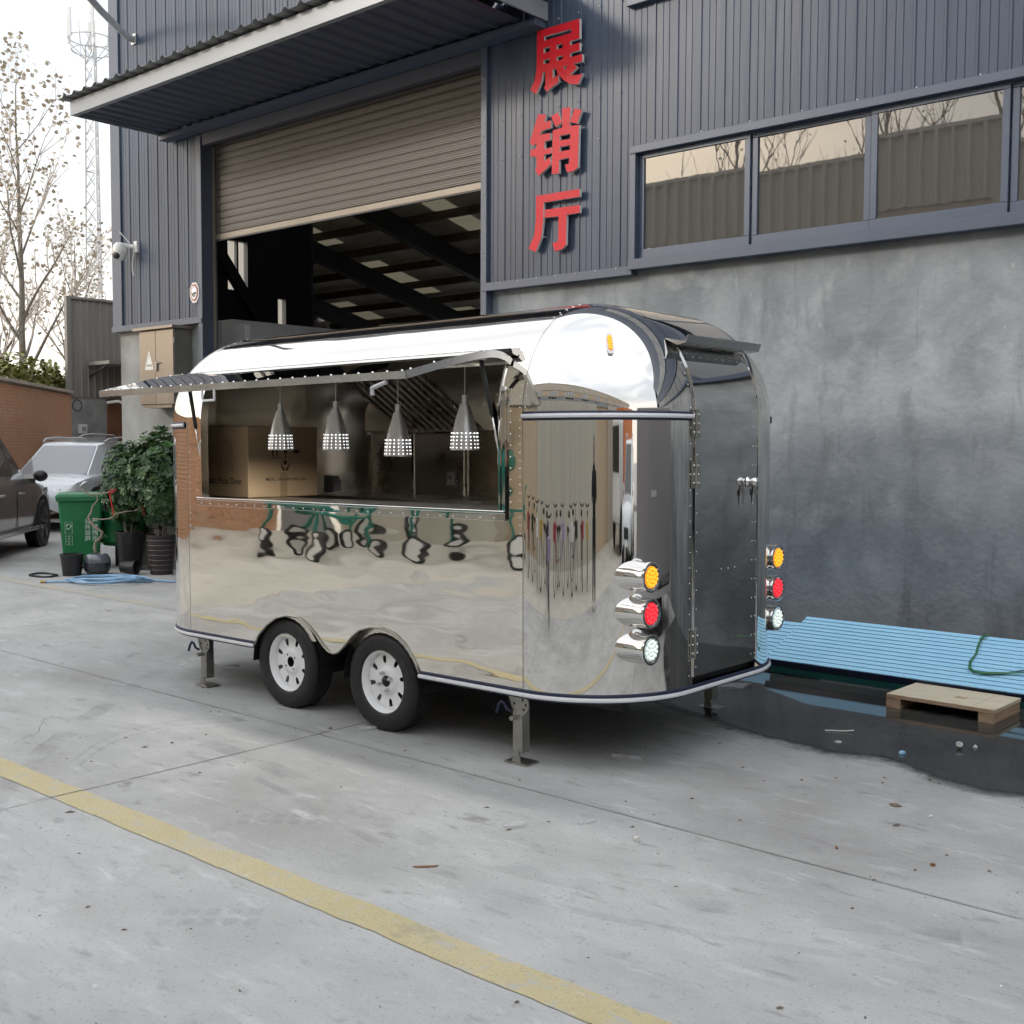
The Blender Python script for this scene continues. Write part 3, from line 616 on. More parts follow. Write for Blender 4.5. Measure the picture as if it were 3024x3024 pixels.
# electrical cabinet
cb = empty('electrical_cabinet', (-13.06, 8.2, 2.13), 0, 'beige steel electrical cabinet with warning triangle on the concrete pier', 'cabinet')
MB().box(-13.45, -12.67, 8.095, 8.359, 2.13, 3.08).build('case', 'cabinet_side', cb, bevel=.004)
MB().box(-13.448, -13.076, 8.08, 8.094, 2.14, 3.07).build('door', 'cabinet', cb, bevel=.003)
d2 = MB().box(-13.068, -12.672, 8.08, 8.094, 2.14, 3.07).build('door', 'cabinet', cb, bevel=.003)
MB().box(-13.04, -13.02, 8.055, 8.08, 2.56, 2.68).box(-13.035, -12.95, 8.05, 8.062, 2.655, 2.668).build('handle', 'zinc', d2, bevel=.003)
MB().box(-13.53, -12.61, 8.03, 8.359, 3.082, 3.118).build('rain_roof', 'cabinet', cb, bevel=.004)
MB().box(-13.40, -12.72, 8.09, 8.34, 2.095, 2.1295).build('base_rail', 'cabinet', cb)
for k in range(6): MB().box(-12.669, -12.660, 8.18, 8.28, 2.70+.03*k, 2.712+.03*k).build('louvre', 'cabinet_side', cb)
for z in (2.3, 2.9): MB().tube([(-12.664, 8.09, z), (-12.664, 8.09, z+.06)], .008, 8).build('hinge', 'zinc', cb)
ws_ = MB().prism([(-.088,0),(.088,0),(.098,.015),(.008,.235),(-.008,.235),(-.098,.015)], (-13.22,8.0795,2.58), (1,0,0), (0,0,1), (0,-1,0), .002).build('warning_sign', 'white_plastic', cb)
tt = MB(); text(tt, '有电危险', (-13.22,8.0765,2.625), (1,0,0), (0,0,1), .032, .01, center=True)
tt.tube([(-13.295,8.0768,2.594),(-13.145,8.0768,2.594),(-13.22,8.0768,2.785)], .002, 4, closed=True).build('sign_print', 'frame_black', ws_)
# lamp arm from the wall, upper left
la = empty('lamp_arm', (-13.8, 8.28, 6.9), 0, 'pale grey pipe arm reaching out from the wall above the canopy', 'pipe')
MB().tube([(-13.806,8.29,6.90),(-13.80,8.20,6.915),(-13.78,8.05,6.98),(-13.73,7.8,7.10),(-13.62,7.55,7.2),(-13.5,7.3,7.28),(-13.3,6.9,7.38)], .045, 12).build('pipe', 'galv', la, smooth=True)
MB().box(-13.86, -13.75, 8.272, 8.279, 6.84, 6.97).build('wall_plate', 'galv', la)
MB().tube([(-13.3,6.9,7.38),(-13.0,6.4,7.48)], [.05,.09], 12).build('lamp_head', 'galv', la)
# ================================================================== FOOD TRAILER
TR = empty('food_trailer', (-5.24, 5.35, -.0115), 0, 'mirror polished stainless steel food trailer with raised serving hatch', 'trailer')
ORG[TR] = Vector((-5.24, 5.35, 0)); TR.rotation_euler = (0, -.0077, 0)
X0, X1, Y0, Y1, RR, ZB, ZS = -6.725, -3.755, 5.0, 5.70, .60, .395, 1.81
def shell(cx, cy, phi, s, rr=RR):
    """point and normal on the skin; s<0 is the straight wall (s = z-ZS), s>=0 the roof curve angle"""
    n2 = Vector((math.cos(phi), math.sin(phi), 0))
    if s <= 0: return Vector((cx, cy, ZS+s))+n2*rr, n2
    n = n2*math.cos(s)+Vector((0, 0, math.sin(s))); return Vector((cx, cy, ZS))+n*rr, n
HP = math.pi/2
def lin(a, b, n): return [a+(b-a)*i/n for i in range(n+1)]
SL = [ZB-ZS+.004]+lin(-1.2, 0, 12)+lin(0, HP, 40)[1:]
def panel(name, fn, us, ws, mat, flip=False):
    m = MB().grid(lambda u, w: fn(u, w)[0], us, ws, lambda u, w: fn(u, w)[1])
    if flip: m.f = [tuple(reversed(f)) for f in m.f]
    return m.build(name, mat, TR)
# corners
panel('rear_corner_panel', lambda p, s: shell(X1, Y0, p, s), lin(-HP, 0, 48), SL, 'mirror_corner')
panel('rear_corner_panel', lambda p, s: shell(X1, Y1, p, s), lin(0, HP, 40), SL, 'mirror_corner')
panel('front_corner_panel', lambda p, s: shell(X0, Y0, p, s), lin(-math.pi, -HP, 40), SL, 'mirror_flat')
panel('front_corner_panel', lambda p, s: shell(X0, Y1, p, s), lin(HP, math.pi, 40), SL, 'mirror_flat')
# flat runs
panel('front_panel', lambda y, s: shell(X0, y, math.pi, s), lin(Y1, Y0, 4), SL, 'mirror_flat')
panel('far_side_panel', lambda x, s: shell(x, Y1, HP, s), lin(X1, X0, 8), SL, 'mirror_flat')
panel('roof_panel', lambda x, y: (Vector((x, y, ZS+RR)), Vector((0,0,1))), lin(X0, X1, 8), lin(Y0, Y1, 2), 'mirror_flat')
# rear wall: frame round the door
DZ0, DS = -1.36, .62
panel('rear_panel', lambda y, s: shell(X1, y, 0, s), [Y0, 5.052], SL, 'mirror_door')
panel('rear_panel', lambda y, s: shell(X1, y, 0, s), [5.052, Y1], [DS+.006]+lin(.65, HP, 24), 'mirror_flat')
# near side with the serving opening and the wheel arches
OX0, OX1, OZ0, OS1 = -6.57, -3.905, 1.315, .505
arch = [(-6.012,.379),(-5.995,.40),(-5.961,.454),(-5.873,.528),(-5.776,.582),(-5.67,.606),(-5.557,.604),(-5.477,.572),(-5.398,.520),(-5.335,.462),(-5.28,.428),(-5.235,.419),(-5.19,.432),(-5.14,.468),(-5.07,.535),(-4.998,.584),(-4.90,.612),(-4.80,.614),(-4.70,.592),(-4.62,.545),(-4.565,.488),(-4.53,.440),(-4.505,.395)]
def abot(x):
    if x <= arch[0][0] or x >= arch[-1][0]: return ZB
    for (a, za), (b, zb) in zip(arch[:-1], arch[1:]):
        if a <= x <= b:
            t = (x-a)/(b-a); return max(ZB, za+(zb-za)*t)
    return ZB
xs_ = sorted(set([round(x, 4) for x in lin(X0, X1, 140)]+[a for a, _ in arch]+[OX0, OX1]))
def side_pt(x, k, rr=RR):
    """k in 0..: 0..8 below .72, then up"""
    return None
m = MB(); m.n = []
def col_s(x):
    zb = abot(x); lo = [zb+(.72-zb)*i/6 for i in range(6)]; mid = lin(.72, OZ0, 6)
    return [z-ZS for z in lo+mid]
rows_up = lin(OZ0-ZS, 0, 6)[1:]+lin(0, OS1, 12)[1:]
rows_top = lin(OS1, HP, 28)[1:]
def addgrid(mb, xs, rowsf, rr=RR):
    b = len(mb.v); q = None
    for x in xs:
        rows = rowsf(x); q = len(rows)
        for s in rows:
            p, n = shell(x, Y0, -HP, s, rr); mb.v.append(tuple(p)); mb.n.append(tuple(n))
    for i in range(len(xs)-1):
        for j in range(q-1): mb.f.append((b+i*q+j, b+(i+1)*q+j, b+(i+1)*q+j+1, b+i*q+j+1))
addgrid(m, xs_, col_s)
addgrid(m, [x for x in xs_ if x <= OX0], lambda x: [OZ0-ZS]+rows_up)
addgrid(m, [x for x in xs_ if x >= OX1], lambda x: [OZ0-ZS]+rows_up)
addgrid(m, xs_, lambda x: [OS1]+rows_top)
m.build('serving_side_panel', 'mirror', TR)
# inner lining
RI = .555
def inner(fn): return fn
li = MB()
def ipanel(name, fn, us, ws, mat): return MB().grid(lambda u, w: fn(u, w)[0], us, ws).build(name, mat, TR, smooth=True)
SI = lin(.46-ZS, 0, 6)+lin(0, HP, 10)[1:]
ipanel('lining', lambda p, s: shell(X1, Y0, p, s, RI), lin(-HP, 0, 10), SI, 'dark_in'); ipanel('lining', lambda p, s: shell(X1, Y1, p, s, RI), lin(0, HP, 10), SI, 'dark_in')
ipanel('lining', lambda p, s: shell(X0, Y0, p, s, RI), lin(-math.pi, -HP, 10), SI, 'dark_in'); ipanel('lining', lambda p, s: shell(X0, Y1, p, s, RI), lin(HP, math.pi, 10), SI, 'dark_in')
ipanel('lining', lambda y, s: shell(X0, y, math.pi, s, RI), [Y0, Y1], SI, 'dark_in'); ipanel('lining', lambda y, s: shell(X1, y, 0, s, RI), [Y0, Y1], SI, 'dark_in')
ipanel('lining', lambda x, s: shell(x, Y1, HP, s, RI), [X0, X1], SI, 'dark_in')
MB().box(X0, X1, Y0, Y1, ZS+RI, ZS+RI+.002).build('ceiling_lining', 'dark_in', TR)
for a, b, s0, s1 in ((X0, X1, .46-ZS, OZ0-ZS-.012), (X0, OX0-.01, OZ0-ZS-.012, OS1+.03), (OX1+.01, X1, OZ0-ZS-.012, OS1+.03), (X0, X1, OS1+.03, HP)):
    ipanel('lining', lambda x, s: shell(x, Y0, -HP, s, RI), [a, b], [s0]+([0] if s0 < 0 < s1 else [])+lin(max(s0, .0001), max(s1, .0002), 8), 'dark_in') if s1 > 0 else ipanel('lining', lambda x, s: shell(x, Y0, -HP, s, RI), [a, b], [s0, s1], 'dark_in')
def plan(r, n=10):
    pts = []
    for cx, cy, a0 in ((X1, Y0, -HP), (X1, Y1, 0), (X0, Y1, HP), (X0, Y0, math.pi)): pts += [(cx+math.cos(a0+HP*k/n)*r, cy+math.sin(a0+HP*k/n)*r) for k in range(n+1)]
    return pts
def planbox(r, z, h, clip=None):
    p = plan(r)
    if clip: p = [(min(max(x, clip[0]), clip[1]), min(max(y, clip[2]), clip[3])) for x, y in p]
    q = [p[0]]
    for a in p[1:]:
        if abs(a[0]-q[-1][0])+abs(a[1]-q[-1][1]) > 1e-5: q.append(a)
    return MB().prism(q, (0,0,z), (1,0,0), (0,1,0), (0,0,1), h)
planbox(.57, .41, .045, (-9, 0, 4.72, 5.98)).build('floor', 'black_steel', TR)
# opening frame
fr = MB()
def jamb(x, w):
    b = len(fr.v); rows = [OZ0-.03-ZS]+rows_up
    for s in rows:
        for (dx, rr) in ((0, RR+.006), (w, RR+.006), (w, RI-.004), (0, RI-.004)):
            p, _ = shell(x+dx, Y0, -HP, s, rr); fr.v.append(tuple(p))
    for i in range(len(rows)-1):
        for k in range(4): fr.f.append((b+i*4+k, b+i*4+(k+1) % 4, b+(i+1)*4+(k+1) % 4, b+(i+1)*4+k))
jamb(OX1-.008, .012); jf = fr.build('opening_frame', 'chrome', TR)
fr = MB(); jamb(OX0-.004, .012); fr.build('opening_frame', 'chrome', TR)
MB().box(OX0-.035, OX1+.04, 4.385, 4.399, 1.262, 1.300).build('sill_flange', 'mirror_flat', jf, bevel=.002)
MB().box(OX0-.035, OX1+.04, 4.376, 4.452, 1.300, 1.316).build('sill', 'chrome', jf, bevel=.003)
MB().box(OX1+.028, OX1+.046, 4.384, 4.398, 1.27, 1.95).build('side_flange', 'chrome', jf)
# counters and kitchen
planbox(.545, 1.262, .0375, (-9, 0, 4, 5.02)).build('counter', 'counter', TR)
planbox(.54, 1.24, .039, (-9, -5.2, 5.68, 8)).build('counter', 'counter', TR)
MB().box(-6.95, -5.90, 6.225, 6.245, 1.28, 1.75).build('splash_plate', 'steel_in', TR)
MB().box(-6.445, -6.425, 6.218, 6.224, 1.28, 1.75).build('splash_joint', 'chrome', TR)
MB().box(-6.95, -5.90, 6.20, 6.224, 1.751, 1.775).build('splash_rail', 'chrome', TR)
so = MB().box(-6.06, -5.975, 6.208, 6.224, 1.36, 1.46).build('socket', 'white_edge', TR, bevel=.003)
MB().box(-6.03, -6.024, 6.205, 6.2078, 1.41, 1.43).box(-6.012, -6.006, 6.205, 6.2078, 1.41, 1.43).box(-6.03, -6.022, 6.205, 6.2078, 1.38, 1.388).build('socket_holes', 'black_plastic', so)
hood = MB().prism([(5.44,2.20),(5.44,2.30),(6.22,2.30),(6.22,1.77),(6.14,1.77)], (-6.45,0,0), (0,1,0), (0,0,1), (1,0,0), .85).build('extractor_hood', 'dark_in', TR)
for k in range(11):
    x = -6.41+.077*k
    MB().bar((x, 5.465, 2.172), (x, 6.105, 1.772), .034, .016, (0,-.53,-.85)).build('baffle', 'brushed', hood)
MB().box(-6.45, -5.6, 5.425, 5.439, 2.16, 2.30).build('hood_front', 'steel_in', hood)
MB().box(-6.95, -6.52, 6.19, 6.222, 1.78, 2.2).build('duct_cover', 'steel_in', hood)
# seams
seam = MB()
def seamline(x, s0, ss, w=.003, h=.0015):
    rows = lin(s0, 0, 4)+lin(0, ss, 26)[1:]; b = len(seam.v)
    for s in rows:
        for dx, rr in ((-w/2, RR+h), (w/2, RR+h)):
            p, _ = shell(x+dx, Y0, -HP, s, rr); seam.v.append(tuple(p))
    for i in range(len(rows)-1): seam.f.append((b+2*i, b+2*i+1, b+2*i+3, b+2*i+2))
seamline(X1+.002, ZB-ZS, HP); seamline(X0-.002, ZB-ZS, HP)
for ss, y in ((HP, 5.05),):
    rows = lin(ZB-ZS, 0, 4)+lin(0, ss, 26)[1:]; b = len(seam.v)
    for s in rows:
        for dy in (-.002, .002):
            p, n = shell(X1, 5.035+dy, 0, s, RR+.0015); seam.v.append(tuple(p))
    for i in range(len(rows)-1): seam.f.append((b+2*i, b+2*i+1, b+2*i+3, b+2*i+2))
seam.build('seams', 'zinc', TR, kind='stuff')
# rivets
rv = MB()
def rivet(p, n, r=.0042):
    p, n = Vector(p), Vector(n); rv.lathe([(r, 0), (r*.8, r*.45), (0, r*.7)], 8, p, n)
for x in (X1-.018, X0+.018):
    for k in range(34):
        s = ZB-ZS+.03+.041*k
        if s < 0: q = shell(x, Y0, -HP, s); rivet(q[0], q[1])
    for k in range(15): q = shell(x, Y0, -HP, .05+k*.095); rivet(q[0], q[1])
for k in range(14): q = shell(X1, Y0, -HP+.03, .05+k*.1); rivet(q[0], q[1])
for k in range(17):
    q = shell(X1, 5.02, 0, -1.35+.085*k*.94); rivet(q[0], q[1]); 
for k in range(6): q = shell(X1, 5.02, 0, .05+k*.1); rivet(q[0], q[1])
for k in range(28): rivet((OX0+.02+.0968*k, 4.3848, 1.276), (0,-1,0), .006)
for k in range(9): rivet((OX1+.07, 4.3995, 1.36+.058*k), (0,-1,0), .005)
for k in range(7): rivet((OX0-.05, 4.3995, 1.36+.07*k), (0,-1,0), .004)
rv.build('rivets', 'chrome', TR, smooth=True, kind='stuff')
# door
def dfn(y, s): p, n = shell(X1, y, 0, s, RR+.004); return p, n
DY0, DY1 = 5.055, 5.705
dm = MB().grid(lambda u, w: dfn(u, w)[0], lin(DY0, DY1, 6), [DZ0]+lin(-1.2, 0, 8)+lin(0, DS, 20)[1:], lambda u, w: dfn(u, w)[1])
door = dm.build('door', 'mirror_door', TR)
ed = MB()
for y in (DY0, DY1):
    rows = [DZ0]+lin(-1.2, 0, 8)+lin(0, DS, 20)[1:]; b = len(ed.v)
    for s in rows:
        for rr, dy in ((RR-.02, 0), (RR+.0075, 0), (RR+.0075, .004), (RR-.02, .004)):
            p, _ = shell(X1, y+dy-.002, 0, s, rr); ed.v.append(tuple(p))
    for i in range(len(rows)-1):
        for k in range(4): ed.f.append((b+i*4+k, b+i*4+(k+1) % 4, b+(i+1)*4+(k+1) % 4, b+(i+1)*4+k))
ed.build('edge_trim', 'chrome', door)
dr = MB()
rv = dr
for k in range(14):
    q = shell(X1, DY0+.022, 0, DZ0+.05+.1*k, RR+.004); rivet(q[0], q[1])
    for dy in (.018, .055): q = shell(X1, DY1-dy, 0, DZ0+.04+.105*k, RR+.004); rivet(q[0], q[1])
for k in range(7): q = shell(X1, DY0+.1+.075*k, 0, DS-.10, RR+.004); rivet(q[0], q[1])
for k in range(3): q = shell(X1, DY0+.27+.07*k, 0, -.82, RR+.004); rivet(q[0], q[1], .004)
dr.build('rivets', 'chrome', door, smooth=True, kind='stuff')
for z in (1.76, 1.50, .62):
    h = MB().box(-3.153, -3.145, 5.022, 5.052, z-.07, z+.07).box(-3.149, -3.142, 5.058, 5.085, z-.07, z+.07).tube([(-3.143, 5.055, z-.072), (-3.143, 5.055, z+.072)], .0075, 10).build('hinge', 'zinc', door)
    bb = MB()
    for k in (-1, 0, 1): bb.ball((-3.144, 5.036, z+.045*k), .006, 8, 4); bb.ball((-3.141, 5.073, z+.045*k), .006, 8, 4)
    bb.build('screws', 'chrome', h, smooth=True)
kb = MB().lathe([(.0,.062),(.014,.060),(.024,.050),(.027,.036),(.022,.022),(.012,.014),(.030,.004),(.030,0)], 24, (-3.148,5.597,1.45), (1,0,0)).build('knob', 'chrome', door, smooth=True)
for dy in (-.075, .065):
    k_ = MB().prism([(-.016,-.012),(.016,-.012),(.018,-.04),(.007,-.047),(.006,-.085),(-.004,-.10),(-.006,-.047),(-.018,-.04)], (-3.138,5.597+dy,1.42), (0,1,0), (0,0,1), (1,0,0), .002).build('key', 'zinc', door)
    MB().box(-3.148, -3.139, 5.597+dy-.012, 5.597+dy+.012, 1.407, 1.435).build('clip', 'zinc', k_)
# rain lip above the door
lip = []
for y in (4.99, 5.74):
    p0, n0 = shell(X1, y, 0, .70); p1, _ = shell(X1, y, 0, .62)
    lip.append([p0+n0*.002, p1+n0*.012+Vector((.035,0,-.005)), p1+Vector((.095,0,.010)), p1+Vector((.112,0,.050)), p1+Vector((.108,0,.052)), p1+Vector((.092,0,.015)), p0+n0*.006])
n = 7
MB().add([tuple(q) for q in lip[0]]+[tuple(q) for q in lip[1]], [(i, (i+1) % n, n+(i+1) % n, n+i) for i in range(n)]+[tuple(range(n-1,-1,-1)), tuple(range(n, 2*n))]).build('rain_lip', 'brushed', TR)
# trims
def trim_path(z, off, pieces):
    """pieces: list of ('x', a, b) along near side or ('c', cx, cy, a0, a1) or ('y', a, b)"""
    pts = []
    for p in pieces:
        if p[0] == 'x': pts += [Vector((x, Y0-RR-off, z)) for x in lin(p[1], p[2], 8)]
        if p[0] == 'y': pts += [Vector((X1+RR+off, y, z)) for y in lin(p[1], p[2], 4)]
        if p[0] == 'c': pts += [Vector((p[1]+math.cos(a)*(RR+off), p[2]+math.sin(a)*(RR+off), z)) for a in lin(p[3], p[4], 28)]
        if p[0] == 'f': pts += [Vector((x, Y1+RR+off, z)) for x in lin(p[1], p[2], 3)]
    out = [pts[0]]
    for q in pts[1:]:
        if (q-out[-1]).length > 1e-4: out.append(q)
    return out
def strip(name, pts, half, mat, parent, bulge=.010):
    m = MB(); prof = [(-half, 0), (-half*.75, bulge*.75), (0, bulge), (half*.75, bulge*.75), (half, 0)]; q = len(prof)
    for i, p in enumerate(pts):
        d = (pts[min(i+1, len(pts)-1)]-pts[max(i-1, 0)]).normalized(); nn = Vector((d.y, -d.x, 0))
        for dz, b in prof: m.v.append(tuple(p+nn*b+Vector((0,0,dz))))
    for i in range(len(pts)-1):
        for k in range(q-1): m.f.append((i*q+k, (i+1)*q+k, (i+1)*q+k+1, i*q+k+1))
    m.f += [tuple(range(q)), tuple((len(pts)-1)*q+k for k in range(q-1,-1,-1))]
    return m.build(name, mat, parent, smooth=False)
zt = .385
pathA = trim_path(zt, .001, [('c', X0, Y0, -math.pi, -HP), ('x', X0, -6.012)])
pathB = trim_path(zt, .001, [('x', -4.505, X1), ('c', X1, Y0, -HP, 0), ('y', Y0, Y1), ('c', X1, Y1, 0, HP), ('f', X1, -6)])
for pth in (pathA, pathB):
    t_ = strip('lower_trim', pth, .024, 'navy', TR, .008)
    q = []
    for i, p in enumerate(pth):
        d = (pth[min(i+1, len(pth)-1)]-pth[max(i-1, 0)]).normalized(); q.append(p+Vector((d.y, -d.x, 0))*.0065+Vector((0,0,-.004)))
    strip('white_bead', q, .0115, 'white_trim', t_, .010)
zt = 1.797
for pieces in ([('c', X1, Y0, -HP+.003, 0), ('y', Y0, 5.03)], [('c', X1, Y1, .52, HP), ('f', X1, -6.5)], [('c', X0, Y0, -math.pi, -HP-.05)]):
    pth = trim_path(zt, .001, pieces); t_ = strip('upper_trim', pth, .023, 'navy', TR, .008); q = []
    for i, p in enumerate(pth):
        d = (pth[min(i+1, len(pth)-1)]-pth[max(i-1, 0)]).normalized(); q.append(p+Vector((d.y, -d.x, 0))*.0065)
    strip('white_bead', q, .0115, 'white_trim', t_, .010)
# wheel arch edging and wells
pth = [Vector((x, 4.394, z)) for x, z in arch]
MB().tube(pth, .0065, 8).build('arch_edging', 'zinc', TR, smooth=True)
for wx in (-5.69, -4.81):
    MB().lathe([(.345, 4.405), (.345, 4.75)], 20, (wx, 0, .28), (0,1,0), a0=-HP*1.0, a1=HP*1.0).build('wheel_well', 'black_steel', TR, smooth=True)
# serving hatch (swings up)
HPF = [(4.462,2.092),(4.440,2.106),(4.411,2.117),(4.380,2.124),(4.347,2.128),(4.315,2.1285),(4.283,2.126),(4.221,2.118),(4.145,2.102),(4.07,2.087),(3.925,2.051),(3.80,2.0195),(3.705,1.995)]
HX0, HX1 = -6.625, -3.875
hm = MB(); hm.n = []; xsH = lin(HX0, HX1, 24); fine = []
for (a, b) in zip(HPF[:-1], HPF[1:]): fine += [(a[0]+(b[0]-a[0])*t/3, a[1]+(b[1]-a[1])*t/3) for t in range(3)]
fine.append(HPF[-1]); NF = len(fine)
def hn(i):
    a = fine[max(i-2, 0)]; b = fine[min(i+2, NF-1)]; d = Vector((0, b[0]-a[0], b[1]-a[1])).normalized(); return Vector((0, d.z, -d.y))*(1 if -d.y > 0 else -1)
for x in xsH:
    for i, (y, z) in enumerate(fine): hm.v.append((x, y, z)); hm.n.append(tuple(hn(i)))
for i in range(len(xsH)-1):
    for j in range(NF-1): hm.f.append((i*NF+j, i*NF+j+1, (i+1)*NF+j+1, (i+1)*NF+j))
hatch = hm.build('serving_hatch', 'mirror_flat', TR)
TH = .036
def off(i, d): n_ = hn(i); return (fine[i][0]-n_.y*d, fine[i][1]-n_.z*d)
for x, dx in ((HX0-.002, .004), (HX1-.002, .004)):
    rim = MB(); b = 0
    for i in range(NF):
        yo, zo = fine[i]; yi, zi = off(i, TH)
        rim.v += [(x, yo, zo+.001), (x+dx, yo, zo+.001), (x+dx, yi, zi), (x, yi, zi)]
    for i in range(NF-1):
        for k in range(4): rim.f.append((b+i*4+k, b+i*4+(k+1) % 4, b+(i+1)*4+(k+1) % 4, b+(i+1)*4+k))
    rim.build('end_rim', 'brushed', hatch)
yo, zo = fine[-1]; yi, zi = off(NF-1, TH)
MB().add([(HX0,yo-.002,zo+.001),(HX1,yo-.002,zo+.001),(HX1,yi-.004,zi),(HX0,yi-.004,zi),(HX0,yo+.002,zo),(HX1,yo+.002,zo),(HX1,yi+.002,zi),(HX0,yi+.002,zi)],
    [(0,1,2,3),(7,6,5,4),(0,4,5,1),(3,2,6,7),(0,3,7,4),(1,5,6,2)]).build('front_rim', 'brushed', hatch)
und = MB(); b = 0
for x in (HX0+.004, HX1-.004):
    for i in range(NF): und.v.append((x, *off(i, TH-.006)))
for i in range(NF-1): und.f.append((i, i+1, NF+i+1, NF+i))
und.build('underside', 'dark_in', hatch, smooth=True)
rv = MB()
for k in range(27): rivet((HX0+.05+.102*k, 3.73, 2.0015), (0,-.2,1), .006)
for k in range(8):
    i = 6+k*4
    for x in (HX0+.03, HX1-.03):
        if i < NF: rivet((x, fine[i][0], fine[i][1]), (0,-.2,1), .006)
rv.build('rivets', 'chrome', hatch, smooth=True, kind='stuff')
MB().tube([(-5.52,3.71,1.965),(-5.52,3.712,1.915),(-5.515,3.714,1.905),(-5.41,3.714,1.905),(-5.405,3.712,1.915),(-5.405,3.71,1.965)], .007, 8).build('pull_handle', 'white_trim', hatch)
MB().tube([(-4.02,3.72,1.95),(-4.10,3.72,1.93),(-4.12,3.72,1.925),(-4.12,3.72,1.89)], .011, 8).build('latch', 'galv', hatch)
gut = MB().prism([(4.466,2.110),(4.430,2.124),(4.424,2.143),(4.430,2.146),(4.448,2.140),(4.506,2.152),(4.506,2.146)], (-6.66,0,0), (0,1,0), (0,0,1), (1,0,0), 2.80).build('hinge_gutter', 'black_steel', TR)
MB().prism([(4.47,2.108),(4.435,2.118),(4.430,2.142),(4.45,2.148),(4.49,2.150),(4.50,2.128)], (-3.852,0,0), (0,1,0), (0,0,1), (1,0,0), .004).build('end_bracket', 'brushed', gut)
for xa, ya, za, xb, yb, zb in ((-3.945,4.30,2.085,-3.918,4.41,1.60), (-6.555,4.30,2.085,-6.585,4.41,1.55)):
    p, q = Vector((xa,ya,za)), Vector((xb,yb,zb)); mid = p.lerp(q, .58)
    st = MB().tube([p, mid], .0125, 12).build('gas_strut', 'black_plastic', TR, smooth=True)
    MB().tube([mid, q], .006, 8).build('rod', 'chrome', st, smooth=True)
    MB().box(q.x-.012, q.x+.012, q.y-.004, q.y+.02, q.z-.05, q.z+.02).box(p.x-.02, p.x+.02, p.y-.02, p.y+.02, p.z-.004, p.z+.012).build('bracket', 'zinc', st)
# wheels
tp = [(.176,-.065),(.179,-.074),(.185,-.080),(.205,-.0845),(.235,-.0865),(.258,-.082),(.2725,-.071),(.2785,-.060)]
for k in range(5):
    yb = -.058+.0245*k
    tp += [(.2805, yb+.002), (.2805, yb+.0165), (.2725, yb+.0175), (.2725, yb+.0235)]
tp = tp[:-2]+[(.2785,.060),(.2725,.071),(.258,.082),(.235,.0865),(.205,.0845),(.185,.080),(.176,.065)]
tyre_mb = MB().lathe(tp, 72, (0,0,0), (0,1,0))
# tread cuts: sipes as thin dark notches pushed into the outer ribs
q = len(tp)
for k in range(72):
    if k % 2 == 0:
        for i in (6, 7, 8, 9, q-8, q-7):
            x, y, z = tyre_mb.v[k*q+i]; r_ = math.hypot(x, z)
            if r_ > .27: f_ = (r_-.0035)/r_; tyre_mb.v[k*q+i] = (x*f_, y, z*f_)
tyre_me = tyre_mb.mesh(smooth=True); tyre_me.materials.append(MT['tyre']); tyre_me.set_sharp_from_angle(angle=R(30))
# rim barrel and disc with eight triangular openings
rim_me = MB().lathe([(.176,-.078),(.182,-.076),(.178,-.068),(.160,-.062),(.156,-.02),(.150,.02),(.150,.06)], 48, (0,0,0), (0,1,0)).mesh(smooth=True); rim_me.materials.append(MT['white_rim'])
db = MB(); NA = 128; rad = [.030,.045,.060,.066,.078,.088,.095,.101,.107,.113,.119,.125,.131,.137,.144,.158]
dep = [-.038,-.040,-.040,-.036,-.027,-.026,-.026,-.026,-.026,-.026,-.026,-.026,-.026,-.026,-.024,-.012]
for a in range(NA):
    t = 2*math.pi*a/NA
    for r_, d_ in zip(rad, dep): db.v.append((math.cos(t)*r_, d_, math.sin(t)*r_))
nr = len(rad)
for a in range(NA):
    t = (2*math.pi*(a+.5)/NA) % (math.pi/4)-math.pi/8
    for j in range(nr-1):
        rm = (rad[j]+rad[j+1])/2; hole = False
        if .095 < rm < .137: hole = abs(t)*rm < .006+.0105*(rm-.095)/.042
        if not hole: db.f.append((a*nr+j, a*nr+j+1, ((a+1) % NA)*nr+j+1, ((a+1) % NA)*nr+j))
disc_me = db.mesh(smooth=True); disc_me.materials.append(MT['white_rim'])
hub_me = MB().lathe([(.0,-.052),(.024,-.050),(.028,-.036),(.028,.02)], 20, (0,0,0), (0,1,0)).mesh(smooth=True); hub_me.materials.append(MT['black_steel'])
stud_me = MB().lathe([(.0,-.070),(.0085,-.068),(.010,-.060),(.010,-.038)], 8, (0,0,0), (0,1,0)).mesh(smooth=True); stud_me.materials.append(MT['galv'])
back_me = MB().lathe([(.0,.03),(.148,.03)], 32, (0,0,0), (0,1,0)).mesh(); back_me.materials.append(MT['black_steel'])
hole_me = MB().lathe([(.0,-.0405),(.0065,-.0405)], 10, (0,0,0), (0,1,0)).mesh(); hole_me.materials.append(MT['black_steel'])
def arc_text(mb, txt, r_, a0, size, flip=False):
    a = a0
    for ch in txt:
        v, f = glyphs(ch, .02)
        w = (max(p[0] for p in v) if v else .3)*size
        er = Vector((math.cos(a), 0, math.sin(a))); et = Vector((math.sin(a), 0, -math.cos(a)))
        if v: mb.add([er*(r_+p[1]*size)+et*(p[0]*size)+Vector((0, -.0885, 0)) for p in v], f)
        a -= (w+size*.14)/r_
tx = MB(); arc_text(tx, 'ECO809', .222, R(160), .034); arc_text(tx, '165/70R13', .226, R(50), .020); arc_text(tx, 'aoteli', .222, R(-62), .034)
tx_me = tx.mesh(); tx_me.materials.append(MT['tyre_mark'])
